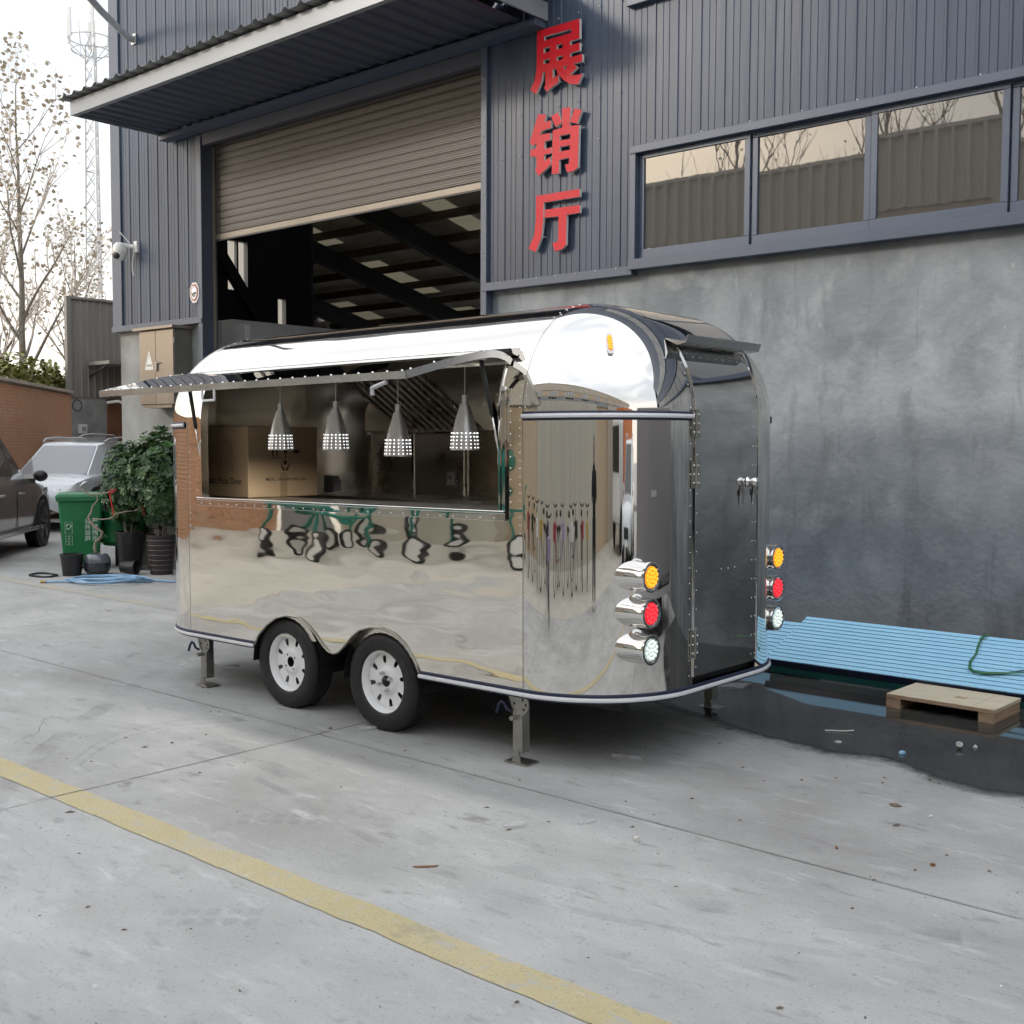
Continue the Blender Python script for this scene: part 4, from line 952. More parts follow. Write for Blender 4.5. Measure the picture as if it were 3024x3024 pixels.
for i, (wx, wy, spin) in enumerate(((-4.855, 4.508, .2), (-5.735, 4.508, 0), (-4.855, 6.19, .5), (-5.735, 6.19, .9))):
    w = bpy.data.objects.new('wheel', tyre_me); COL.objects.link(w); w.parent = TR
    w.location = Vector((wx, wy, .2955+.0077*(wx+5.24)*-1))-ORG[TR]; w.rotation_euler = (0, spin, 0 if wy < 5 else math.pi); w.scale = (1.032, 1, 1.032)
    r_ = linked('rim', rim_me, None, w, scale=(1.05, 1, 1.05)); linked('disc', disc_me, None, w, scale=(1.05, 1, 1.05)); linked('brake_plate', back_me, None, w)
    if i != 1:
        linked('hub', hub_me, None, w)
        for k in range(4): linked('stud', stud_me, None, w, (math.cos(k*HP+.6)*.050, 0, math.sin(k*HP+.6)*.050))
    else:
        for k in range(4): linked('stud_hole', hole_me, None, w, (math.cos(k*HP+.6)*.050, 0, math.sin(k*HP+.6)*.050))
    linked('sidewall_print', tx_me, None, w)
# chassis
for y in (4.72, 5.98): MB().box(-7.1, -3.35, y-.03, y+.03, .30, .385).build('chassis_beam', 'black_steel', TR)
for x in (-6.9, -6.25, -5.24, -4.3, -3.7): MB().box(x-.025, x+.025, 4.69, 6.0, .33, .384).build('cross_member', 'black_steel', TR)
for x in (-5.69, -4.81): MB().tube([(x, 4.56, .285), (x, 6.14, .285)], .025, 10).build('axle', 'black_steel', TR)
for y in (4.66, 6.04):
    for x in (-5.69, -4.81): MB().tube([(x-.33,y,.31),(x-.15,y,.255),(x,y,.24),(x+.15,y,.255),(x+.33,y,.31)], .016, 6).build('leaf_spring', 'black_steel', TR)
    MB().box(-5.30, -5.20, y-.02, y+.02, .22, .33).build('spring_hanger', 'black_steel', TR)
planbox(.585, .384, .015, (-9, 0, 4.72, 5.98)).build('floor_pan', 'black_steel', TR)
# jacks
for (jx, jy, fz) in ((-3.83, 4.475, 0), (-6.65, 4.475, 0), (-3.75, 6.22, 0), (-6.65, 6.2, 0)):
    dz = .0115+.0077*-(jx+5.24)+.002
    j = MB().box(jx-.032, jx+.032, jy-.032, jy+.032, .055+dz, .355).build('jack', 'zinc', TR, bevel=.004)
    MB().prism([(-.075,-.055),(.075,-.055),(.075,.055),(-.075,.055)], (jx,jy,.002+dz), (1,0,0), (0,1,0), (0,0,1), .006).build('foot_plate', 'zinc', j, bevel=.002)
    MB().prism([(-.03,0),(.03,0),(.012,.06),(-.012,.06)], (jx,jy-.034,.009+dz), (1,0,0), (0,0,1), (0,-1,0), .005).build('foot_lug', 'zinc', j)
    MB().tube([(jx-.005,jy-.034,.245),(jx-.005,jy-.075,.245)], .013, 10).lathe([(.0,-.036),(.021,-.036),(.021,-.030)], 12, (jx-.005,jy,.245), (0,1,0)).build('lock_pin', 'zinc', j, smooth=True, auto=30)
    pl_ = MB().prism([(-.075,.10),(-.055,.10),(-.03,.03),(.0,.0),(.05,.0),(.085,.035),(.085,.075),(.06,.10)], (jx,jy-.036,.262), (1,0,0), (0,0,1), (0,-1,0), .005).build('pivot_plate', 'zinc', j)
    ho = MB()
    for (a, b) in ((-.012,.055),(.052,.03),(.066,.055),(.045,.08)): ho.lathe([(.0,-.0055),(.008,-.0055)], 10, (jx+a,jy-.036,.262+b), (0,1,0))
    ho.build('pin_holes', 'black_steel', pl_)
    MB().tube([(jx-.02,jy-.05,.275),(jx-.045,jy-.06,.285),(jx-.06,jy-.065,.315),(jx-.075,jy-.07,.325),(jx-.088,jy-.075,.305),(jx-.10,jy-.08,.262)], .0085, 8).build('release_handle', 'blue_grip', j, smooth=True)
    MB().box(jx-.08, jx+.08, jy-.06, jy+.05, .363, .383).build('mount', 'black_steel', j)
# tail lamps
def lens_dots(c, r_, mat, par):
    m = MB(); pts = [(0, 0)]+[(.40*r_, 60*k) for k in range(6)]+[(.78*r_, 30*k+15) for k in range(12)]
    for rr_, a in pts: m.ball(Vector(c)+Vector((.002, math.cos(R(a))*rr_, math.sin(R(a))*rr_)), r_*.17, 8, 4, (.5,1,1))
    m.build('diodes', mat, par, smooth=True)
for (ly, lx, zs3) in ((4.664, -3.150, (1.003,.823,.643)), (6.020, -3.188, (.999,.822,.644))):
    for z, ma, md in zip(zs3, ('lens_amber', 'lens_red', 'lens_white'), ('led_amber', 'led_red', 'led_white')):
        lm = MB().lathe([(.0745,-.2),(.0735,-.02),(.0765,-.012),(.0765,.004),(.066,.006),(.056,.002)], 40, (lx,ly,z), (1,0,0))
        cyc = Y0 if ly < 5.3 else Y1
        for iv in range(0, len(lm.v), 6):
            vx, vy, vz = lm.v[iv]; dyc = min(abs(vy-cyc), .58) if (vy < Y0 or vy > Y1) else 0; lm.v[iv] = (X1+math.sqrt(RR*RR-dyc*dyc)-.006, vy, vz)
        h = lm.build('tail_lamp', 'chrome', TR, smooth=True, auto=40)
        MB().lathe([(.0,.006),(.03,.005),(.055,.0)], 28, (lx,ly,z), (1,0,0)).build('lens', ma, h, smooth=True)
        lens_dots((lx+.004, ly, z), .055, md, h)
        MB().ball((lx+.006, ly+.012, z-.060), .004, 8, 4).ball((lx+.006, ly+.046, z+.036), .004, 8, 4).ball((lx+.006, ly-.046, z+.036), .004, 8, 4).build('screws', 'galv', h)
# side marker lamp on the shoulder
mc = Vector((X1, Y0, ZS)); ms = (Vector((-3.403, 4.658, 2.152))-mc).normalized()
et = Vector((-ms.y, ms.x, 0)).normalized(); ev = ms.cross(et); ev = ev if ev.z > 0 else -ev
def mk(poly, d0, d1, mat, par, name): return MB().prism(poly, mc+ms*(RR+d0), et, ev, ms, d1).build(name, mat, par, bevel=.002)
po = lambda w, h, n=8: [(w*math.copysign(abs(math.cos(t))**.5, math.cos(t)), h*math.copysign(abs(math.sin(t))**.5, math.sin(t))) for t in [2*math.pi*k/24 for k in range(24)]]
ml = mk(po(.0175,.068), -.004, .014, 'white_trim', TR, 'marker_lamp')
mk(po(.0115,.046), .010, .008, 'lens_amber', ml, 'marker_lens')
d = MB()
for k in range(5):
    for s_ in (-1, 1): d.ball(mc+ms*(RR+.0185)+et*(.005*s_)+ev*(-.036+.017*k), .0042, 8, 4)
d.build('marker_diodes', 'led_amber', ml, smooth=True)
# cable from the front end
MB().tube([(-7.30,5.02,.66),(-7.33,4.98,.64),(-7.34,4.95,.5),(-7.34,4.93,.3),(-7.335,4.92,.12),(-7.30,4.9,.045),(-7.2,4.88,.05),(-7.0,4.84,.07),(-6.75,4.8,.10)], .007, 8).build('cable', 'cable_grey', TR, smooth=True)

# things in the trailer
cart = empty('carton', (-6.79, 5.01, 1.30), 0, 'brown cardboard oven carton standing on the counter inside the hatch', 'box')
CX0, CX1, CY0, CY1, CZ0, CZ1 = -7.10, -6.48, 4.70, 5.30, 1.281, 1.770
g = MB()
def bulge(a, b, c_, d_, nrm, amp):
    us = lin(0, 1, 8); g2 = []
    return us
MB().box(CX0, CX1, CY0, CY1, CZ0, CZ1).build('case', 'carton', cart, bevel=.006)
MB().box(CX1, CX1+.0012, 4.97, 5.03, CZ0+.002, CZ0+.17).box(CX1, CX1+.0012, 4.97, 5.03, CZ1-.09, CZ1-.002).build('tape', 'tape', cart)
pr = MB(); T = lambda s, y, z, sz, o=.0: text(pr, s, (CX1+.0020, y, z), (0,1,0), (0,0,1), sz, o)
T('MEAS: 645x600x460 mm', 4.845, 1.393, .034, .012)
def fbox(y, z, w): pr.tube([(CX1+.002,y,z),(CX1+.002,y+w,z),(CX1+.002,y+w,z+w),(CX1+.002,y,z+w)], .0012, 4, closed=True)
for k in range(3): fbox(4.885+.092*k, 1.545, .078)
P = lambda pts, y, z, s: pr.add([(CX1+.002, y+a*s, z+b*s) for a, b in pts], [tuple(range(len(pts)))])
for a in (.28, .72): P([(a-.07,.2),(a+.07,.2),(a+.07,.6),(a+.15,.6),(a,.85),(a-.15,.6),(a-.07,.6)], 4.885, 1.545, .078)
P([(.1,.1),(.9,.1),(.9,.16),(.1,.16)], 4.885, 1.545, .078)
P([(.3,.12),(.7,.12),(.54,.2),(.54,.45),(.68,.6),(.72,.88),(.28,.88),(.32,.6),(.46,.45),(.46,.2)], 4.977, 1.545, .078)
P([(.1,.5)]+[(.5-.4*math.cos(t), .5+.35*math.sin(t)) for t in lin(.2, math.pi-.2, 8)]+[(.9,.5)], 5.069, 1.545, .078); P([(.47,.15),(.53,.15),(.53,.5),(.47,.5)], 5.069, 1.545, .078)
P([(.3,.62),(.5,.52),(.7,.62),(.7,.88),(.5,1),(.3,.88)], 4.975, 1.463, .075)
for s_ in (-1, 1): P([(.5+s_*.05,0),(.5+s_*.32,0),(.5+s_*.32,.15),(.5+s_*.5,.38),(.5+s_*.5,.72),(.5+s_*.41,.72),(.5+s_*.37,.45),(.5+s_*.16,.30),(.5+s_*.05,.12)][::s_], 4.975, 1.463, .075)
pr.build('print', 'carton_ink', cart, kind='stuff')
pr = MB(); text(pr, 'Classic Pizza Oven', (-7.02, CY0-.0015, 1.372), (1,0,0), (0,0,1), .062, .014); pr.build('print', 'carton_ink', cart, kind='stuff')
ln = MB()
for a, b in (((-.13,.0),(.0,.03)),((.0,.03),(.06,-.03)),((.06,-.03),(-.08,-.06)),((-.08,-.06),(-.13,0)),((-.13,.0),(-.13,.14)),((0,.03),(0,.17)),((.06,-.03),(.06,.11)),((-.08,-.06),(-.08,.08)),((-.13,.14),(0,.17)),((0,.17),(.06,.11)),((.06,.11),(-.08,.08)),((-.08,.08),(-.13,.14)),((-.07,-.03),(-.07,.05)),((.03,-.01),(.03,.09))):
    ln.tube([(-6.71+a[0], CY0-.001, 1.50+a[1]), (-6.71+b[0], CY0-.001, 1.50+b[1])], .0012, 4)
ln.build('oven_drawing', 'carton_line', cart)
wb = MB().prism([(0,0),(.10,0),(.10,.07),(.065,.125),(0,.125)], (-6.95,5.75,1.28), (1,0,0), (0,0,1), (0,1,0), .09).build('small_box', 'white_panel'); tag(wb, 'small white paper box on the back counter behind the lamps', 'box')
lamp_lab = ['leftmost of the four steel pendant lamps, hanging before the carton', 'second steel pendant lamp from the left, hanging at the carton edge', 'third steel pendant lamp from the left, hanging lowest of the four', 'rightmost of the four steel pendant lamps, nearest the trailer corner']
for (lx, zb, zt_), lab in zip(((-5.861,1.612,1.905),(-5.328,1.615,1.908),(-4.787,1.584,1.878),(-4.264,1.622,1.918)), lamp_lab):
    lp = empty('pendant_lamp', (lx, 4.5, zb), 0, lab, 'lamp', 'pendant lamps over the counter')
    h = zt_-zb; prof = [(.0155,h),(.0155,h-.045),(.024,h-.046),(.030,h-.065),(.042,h-.10),(.055,h-.145),(.065,h-.19),(.072,h-.23),(.076,h-.26),(.0775,0)]
    MB().lathe(prof, 40, (lx,4.5,zb)).build('shade', 'brushed_v', lp, smooth=True, auto=50)
    MB().lathe([(.0766,0),(.071,h-.23),(.055,h-.15),(.02,h-.05)], 24, (lx,4.5,zb)).build('shade_inside', 'white_panel', lp, smooth=True)
    dt = MB()
    for r_ in range(5):
        z = .014+.0195*r_; rr_ = .0777-.0012*(z/.02)
        for k in range(18):
            a = 2*math.pi*(k+.5*0)/18; c_ = Vector((lx+math.cos(a)*rr_, 4.5+math.sin(a)*rr_, zb+z)); dt.lathe([(.0033,0),(.0028,.001),(0,.0013)], 7, c_, (math.cos(a), math.sin(a), .05))
    dt.build('lit_holes', 'lamp_dot', lp, kind='stuff')
    MB().ball((lx,4.5,zb+.026), .020, 12, 8).build('bulb', 'lamp_bulb', lp, smooth=True)
    MB().tube([(lx,4.5,zb+h),(lx,4.5,2.12)], .0035, 6).build('cord', 'cable_grey', lp)
# ================================================================== LEFT BACKGROUND
# brick boundary wall
def brick_wall(A, B, h, label, count, seed):
    A = Vector(A); B = Vector(B); d = (B-A).normalized(); L_ = (B-A).length; ang = math.atan2(d.y, d.x)
    w = lempty('brick_wall', (A.x, A.y, 0), ang, label, 'wall')
    MB().box(0, L_, .012, .24, 0, h).build('mortar_core', 'mortar', w)
    MB().box(-.03, L_+.03, -.05, .29, h, h+.07).build('coping', 'coping', w)
    rnd = random.Random(seed); bl, bh, g = .24, .058, .011
    bm = MB().box(0, bl, 0, .03, 0, bh).mesh(); bm.materials.append(MT['brick']); bm2 = MB().box(0, bl, 0, .03, 0, bh).mesh(); bm2.materials.append(MT['brick_b'])
    spots = []
    nz_ = int(h/(bh+g))
    for r_ in range(nz_):
        x = -(r_ % 2)*.125
        while x < L_-.02:
            spots.append((x, r_*(bh+g)+.005)); x += bl+g
    spots = [(max(x, 0), z, min(bl, L_-max(x, 0))-(0 if x >= 0 else -x)) for x, z in spots]
    near = sorted(spots, key=lambda s: count(s[0], s[1]))
    for i, (x, z, l_) in enumerate(near[:300] if count(0, 0) is not None else []):
        o = bpy.data.objects.new('brick', bm if rnd.random() < .6 else bm2); COL.objects.link(o); o.parent = w
        o.location = (x, rnd.uniform(-.004, .003), z); o.scale = (l_/bl, 1, 1)
    rest = MB()
    for x, z, l_ in near[300:]: rest.box(x, x+l_, rnd.uniform(-.004, .003), .03, z, z+bh)
    rest.build('brickwork', 'brick', w, kind='stuff')
    return w
# seen part of the wall: local x grows away from its near end
brick_wall((-20.4, 8.58), (-27.6, 14.65), 2.88, 'orange brick yard wall with pale coping behind the parked cars', lambda x, z: abs(x-6.5)+abs(z-2.0)*1.6, 3)
brick_wall((-17.3, -4.4), (-20.45, 8.50), 2.88, 'brick yard wall mirrored at the left end of the trailer side', lambda x, z: abs(x-5)+abs(z-1.6), 4)

# grey shed
sh_ = empty('metal_shed', (-29, 20, 0), 0, 'low grey ribbed metal shed with rusty door behind the warehouse corner', 'shed')
MB().box(-29.2, -29.0, 15.34, 22, 0, 2.84).build('lower_wall', 'plaster_pale', sh_)
for k in range(7):
    y0 = 15.34+.95*k; m = MB(); pts = []
    for j in range(5):
        yy = y0+.19*j; pts += [(0, yy), (0, yy+.14), (.025, yy+.152), (.025, yy+.18)]
    pts.append((0, y0+.95)); n = len(pts)
    m.add([(-28.98+a, b, 2.84) for a, b in pts]+[(-28.98+a, b, 5.44) for a, b in pts], [(i, i+1, n+i+1, n+i) for i in range(n-1)]).build('cladding_sheet', 'shed_clad', sh_)
MB().box(-29.05, -28.92, 15.26, 15.38, 2.84, 5.5).build('corner_flashing', 'shed_clad', sh_)
MB().box(-29.08, -28.92, 15.381, 22, 5.441, 5.5).build('eaves_flashing', 'shed_clad', sh_)
MB().prism([(-29.201,15.34),(-29.201,22),(-36.2,26.2),(-36.2,19.6)], (0,0,0), (1,0,0), (0,1,0), (0,0,1), 5.4).build('shed_body', 'shed_clad', sh_)
sa = MB().box(-28.95, -27.8, 15.82, 18.2, 3.70, 3.79).build('door_canopy', 'shed_clad', sh_)
MB().bar((-28.95, 15.9, 3.4), (-28.0, 15.9, 3.70), .045, .045).build('canopy_stay', 'dark_steel', sa)
sd_ = MB().box(-28.99, -28.93, 16.40, 17.6, 0, 2.82).build('door', 'rust_door', sh_)
MB().box(-28.93, -28.88, 16.6, 16.64, 1.1, 1.3).build('handle', 'zinc', sd_)
MB().tube([(-28.88,16.36,2.72),(-28.6,16.52,2.76),(-28.5,16.64,2.70),(-28.5,16.67,2.56)], .04, 8).build('water_pipe', 'white_plastic', sh_)
mb_ = empty('meter_box', (-28.9, 15.6, 2.0), 0, 'small white meter box on the grey shed wall', 'box')
MB().box(-28.98, -28.84, 15.55, 15.75, 1.88, 2.12).build('case', 'white_panel', mb_, bevel=.01)
MB().box(-28.84, -28.835, 15.59, 15.71, 1.94, 2.06).build('window', 'grey_band', mb_)
rg = MB().tube([(-28.9, 15.5+.13*math.cos(R(a)), 2.62+.15*math.sin(R(a))) for a in range(0, 360, 20)], .014, 6, closed=True).build('wall_ring', 'hose_black'); tag(rg, 'black hose ring hung on the shed wall by the brick wall', 'hose')

# cars -------------------------------------------------------------
def make_car(name, label, loc, rz, paint, glass, Lf=2.35, Lr=2.35, W=.94, H=1.68, belt=1.06, group=None, wheel_r=.37, rails=True):
    c = lempty(name, loc, rz, label, 'car', group)
    def sec(x, w, zb, zs, zt):
        return [(x, w*.90, zb), (x, w*.985, zb+.12), (x, w, (zb+zs)/2), (x, w*.985, zs), (x, w*.93, zt-.02), (x, w*.62, zt+.015), (x, 0, zt+.03)]
    st = [(-Lr, .74, .45, .78, .86), (-Lr+.05, .84, .30, .90, 1.0), (-Lr+.25, .92, .26, .98, belt), (-1.2, W, .26, 1.0, belt+.01), (0, W, .26, .98, belt), (.95, W, .26, .96, belt-.01),
          (1.30, W, .26, .93, 1.03), (1.75, W*.985, .27, .88, .98), (2.05, W*.95, .28, .80, .92), (Lf-.12, .84, .30, .70, .83), (Lf-.02, .70, .36, .62, .72), (Lf, .55, .42, .56, .60)]
    vs = []; q = 13
    for s in st:
        h = sec(*s); full = h+[(x, -y, z) for x, y, z in reversed(h[:-1])]; vs += full
    fs = []
    for i in range(len(st)-1):
        for k in range(q-1): fs.append((i*q+k, (i+1)*q+k, (i+1)*q+k+1, i*q+k+1))
    fs += [tuple(range(q)), tuple((len(st)-1)*q+k for k in range(q-1, -1, -1))]
    MB().add(vs, fs).build('body', paint, c, smooth=True, auto=40)
    # cabin
    lo = [(-Lr+.12, .78), (-1.9, .86), (-.6, .885), (.75, .87), (1.28, .70)]; hi = [(-Lr+.42, .60), (-1.75, .66), (-.6, .69), (.25, .66), (.50, .56)]
    zl = [belt-.03]*4+[1.03]; zh = [H-.10, H-.04, H, H-.03, H-.09]
    m = MB(); n = len(lo)
    for sgn in (1, -1):
        b = len(m.v)
        for (x, y), z in zip(lo, zl): m.v.append((x, sgn*y, z))
        for (x, y), z in zip(hi, zh): m.v.append((x, sgn*y, z))
        for i in range(n-1): m.f.append((b+i, b+i+1, b+n+i+1, b+n+i) if sgn > 0 else (b+i+1, b+i, b+n+i, b+n+i+1))
    t = 2*n
    for i in range(n-1): m.f.append((n+i, n+i+1, t+n+i+1, t+n+i))
    m.f.append((n-1, t+n-1, t+2*n-1, 2*n-1)); m.f.append((0, n, t+n, t))
    m.build('cabin', paint, c, smooth=True, auto=35)
    def lerp2(a, b, t_): return tuple(a[i]+(b[i]-a[i])*t_ for i in range(3))
    def pane(nm, quad, inset=.0):
        m = MB(); cx = [sum(p[i] for p in quad)/4 for i in range(3)]
        e1 = Vector(quad[1])-Vector(quad[0]); e2 = Vector(quad[3])-Vector(quad[0]); nn = e1.cross(e2).normalized()
        if nn.dot(Vector(cx)-Vector((-.3, 0, 1.2))) < 0: nn = -nn
        pts = [Vector(p)+nn*.008 for p in quad]; pts2 = [Vector(p)-nn*.004 for p in quad]
        m.add(pts+pts2, [(0,1,2,3),(7,6,5,4)]+[(i, 4+i, 4+(i+1) % 4, (i+1) % 4) for i in range(4)]); return m.build(nm, glass, c)
    W0 = [(1.27, .66, 1.045), (1.27, -.66, 1.045), (.52, -.53, H-.105), (.52, .53, H-.105)]
    pane('windscreen', W0)
    pane('rear_window', [(-Lr+.13, .70, belt+.04), (-Lr+.13, -.70, belt+.04), (-Lr+.38, -.56, H-.14), (-Lr+.38, .56, H-.14)])
    for sgn in (1, -1):
        def sp(x, t_):
            # point on the side of the cabin
            for i in range(n-1):
                xa = lo[i][0]+(hi[i][0]-lo[i][0])*t_; xb = lo[i+1][0]+(hi[i+1][0]-lo[i+1][0])*t_
                if xa <= x <= xb:
                    u = (x-xa)/(xb-xa); yl = lo[i][1]+(lo[i+1][1]-lo[i][1])*u; yh = hi[i][1]+(hi[i+1][1]-hi[i][1])*u
                    z0 = zl[i]+(zl[i+1]-zl[i])*u; z1 = zh[i]+(zh[i+1]-zh[i])*u
                    return (x, sgn*(yl+(yh-yl)*t_), z0+(z1-z0)*t_)
            return (x, sgn*.6, 1.3)
        for (xa, xb, ua, ub) in ((-1.80, -.95, -1.66, -.92), (-.88, .02, -.86, -.02), (.10, .93, .06, .36)):
            pane('side_window', [sp(xa, .10), sp(xb, .10), sp(ub, .86), sp(ua, .86)])
        for x in (-.93, .05): MB().box(x-.004, x+.004, sgn*(W+.0005)-.004, sgn*(W+.0005)+.004, .35, .96).build('door_gap', 'car_trim', c)
        for x in (-.75, .22): MB().box(x, x+.2, sgn*W-.012, sgn*W+.03, .87, .905).build('door_handle', 'headlight' if paint == 'car_dark' else paint, c, bevel=.01)
        mr = MB().ball((.98, sgn*1.03, 1.13), .11, 12, 8, (.75, 1.0, .8)).build('mirror', paint if paint != 'car_dark' else 'car_trim', c, smooth=True)
        MB().box(.95, 1.0, sgn*.90-.05, sgn*.90+.10*(1 if sgn > 0 else 1), 1.02, 1.09).build('mirror_foot', 'car_trim', mr)
        MB().box(-1.3, 1.35, sgn*W-.03, sgn*W+.025, .30, .36).build('sill_strip', 'headlight' if paint == 'car_dark' else 'car_trim', c, bevel=.01)
        if rails: MB().tube([(-1.7, sgn*.66, H-.01), (-1.5, sgn*.66, H+.045), (-.3, sgn*.675, H+.06), (.2, sgn*.65, H+.03), (.36, sgn*.62, H-.03)], .02, 8).build('roof_rail', 'galv', c, smooth=True)
        MB().add([(Lf-.26, sgn*.86, .80), (Lf-.05, sgn*.66, .70), (Lf-.03, sgn*.50, .76), (Lf-.16, sgn*.56, .86), (Lf-.55, sgn*.92, .93)], [(0,1,2,3,4)] if sgn < 0 else [(4,3,2,1,0)]).build('headlight', 'headlight', c)
        for k, dx in enumerate((0, .06, .12)): MB().ball((Lf-.10-dx, sgn*(.62+.08*k), .765+.018*k), .032, 10, 6).build('lamp_eye', 'car_glass', c, smooth=True)
        for wx in (1.42, -1.40):
            MB().lathe([(.0, 0), (wheel_r+.06, 0), (wheel_r+.06, -.03)], 28, (wx, sgn*(W+.006), wheel_r+.02), (0, sgn, 0)).build('arch_lining', 'car_trim', c)
            wt = MB().lathe([(.26,-.2),(wheel_r-.02,-.21),(wheel_r,-.19),(wheel_r,.0),(wheel_r-.02,.02),(.27,.025),(.255,.015)], 36, (wx, sgn*(W+.008), wheel_r), (0, sgn, 0)).build('wheel', 'tyre', c, smooth=True, auto=35)
            MB().lathe([(.0, -.02), (.255, -.02)], 24, (wx, sgn*(W+.008), wheel_r), (0, sgn, 0)).build('brake', 'car_trim', wt)
            rm = MB()
            for k in range(5):
                a = R(72*k+10); e = Vector((math.cos(a), 0, math.sin(a)))
                rm.bar(Vector((wx, sgn*(W+.016), wheel_r))+e*.03, Vector((wx, sgn*(W+.012), wheel_r))+e*.25, .05, .03, (0,1,0))
            rm.lathe([(.235,-.02),(.255,.012),(.265,.012),(.262,-.02)], 36, (wx, sgn*(W+.008), wheel_r), (0, sgn, 0))
            rm.build('spokes', 'alloy', wt)
    MB().box(Lf-.06, Lf+.012, -.42, .42, .50, .66).build('grille', 'car_trim', c, bevel=.01)
    MB().box(Lf-.05, Lf+.02, -.24, .24, .40, .49).build('number_plate', 'white_plastic', c)
    MB().tube([(1.20,.3,1.075),(1.05,.0,1.16)], .008, 6).build('wiper', 'car_trim', c)
    return c
# dark car parked along the brick wall, nose away
hd = math.atan2(.656, -.755)
whl = Vector((-17.53, 8.81, 0)); f_ = Vector((math.cos(hd), math.sin(hd), 0)); l_ = Vector((-math.sin(hd), math.cos(hd), 0))
c0 = whl-f_*1.42+l_*.96
make_car('parked_car', 'dark bronze car cut by the left frame edge beside the green bin', (c0.x, c0.y, 0), hd, 'car_dark', 'car_glass', H=1.74, belt=1.12, rails=False, group='parked cars')
hd2 = math.atan2(-.80, .60)
make_car('parked_car', 'white car facing us behind the green bin and bushes', (-21.75, 11.75, 0), hd2, 'car_white', 'car_glass_pale', group='parked cars')
make_car('parked_car', 'silver car almost hidden behind the white car roof', (-26.2, 13.6, 0), hd2, 'car_silver', 'car_glass', H=1.78, group='parked cars')

# green wheelie bin ---------------------------------------------------
bz = math.atan2(14.2, -7.6)+math.pi/2
bn = lempty('wheelie_bin', (-14.23, 7.66, 0), R(60), 'green plastic wheelie bin with white print beside the bushes', 'bin')
def frust(z0, z1, w0, d0, w1, d1, m=None):
    m = m or MB(); return m.add([(-w0,-d0,z0),(w0,-d0,z0),(w0,d0,z0),(-w0,d0,z0),(-w1,-d1,z1),(w1,-d1,z1),(w1,d1,z1),(-w1,d1,z1)], [(0,3,2,1),(4,5,6,7),(0,1,5,4),(1,2,6,5),(2,3,7,6),(3,0,4,7)])
frust(.05, .90, .215, .24, .272, .32).build('body', 'bin_green', bn, bevel=.03)
frust(.885, .935, .295, .345, .30, .35).build('rim', 'bin_green', bn, bevel=.012)
frust(.936, .985, .31, .36, .285, .33).build('lid', 'bin_green', bn, bevel=.015)
for s_ in (-1, 1): MB().lathe([(.0,-.025),(.10,-.025),(.10,.025),(.0,.025)], 20, (s_*.20, .29, .10), (1,0,0)).build('wheel', 'tyre', bn)
MB().tube([(-.2,.36,.95),(-.2,.42,.97),(.2,.42,.97),(.2,.36,.95)], .016, 8).build('handle', 'bin_green', bn)
bp = MB(); yf = lambda z: -(.24+(z-.05)/.85*.08)-.004
def btext(s, x, z, sz): text(bp, s, (x, yf(z)-.001, z), (1,0,0), (0,-.094,1), sz, .012)
for i, ch in enumerate('公共设施'): btext(ch, .045, .60-.075*i, .075)
for i, ch in enumerate('严禁挪用'): btext(ch, .135, .60-.075*i, .075)
def brect(x, z, w, h):
    bp.tube([(x, yf(z)-.001, z), (x+w, yf(z)-.001, z), (x+w, yf(z+h)-.001, z+h), (x, yf(z+h)-.001, z+h)], .003, 4, closed=True)
brect(-.19, .47, .085, .15); brect(-.185, .39, .035, .05); brect(-.14, .39, .035, .05); brect(-.185, .32, .035, .05); brect(-.14, .32, .035, .05)
for k in range(3):
    a0 = R(90+120*k); pa = [(-.147+.028*math.cos(a0+t), .56+.035*math.sin(a0+t)) for t in (0, .9, 1.5)]
    bp.tube([(x, yf(z)-.001, z) for x, z in pa], .006, 4)
bp.build('print', 'bin_print', bn, kind='stuff')
gd = lempty('green_tub', (-14.05, 8.15, 0), 0, 'dark green tub behind the wheelie bin and bush pot', 'tub')
MB().lathe([(.0,.28),(.24,.28),(.30,.34),(.33,.70),(.345,.72),(.345,.75),(.32,.75),(.30,.5)], 24).build('shell', 'bin_green', gd, smooth=True, auto=40)
MB().lathe([(.10,0),(.10,.28)], 16).build('stand', 'black_plastic', gd)

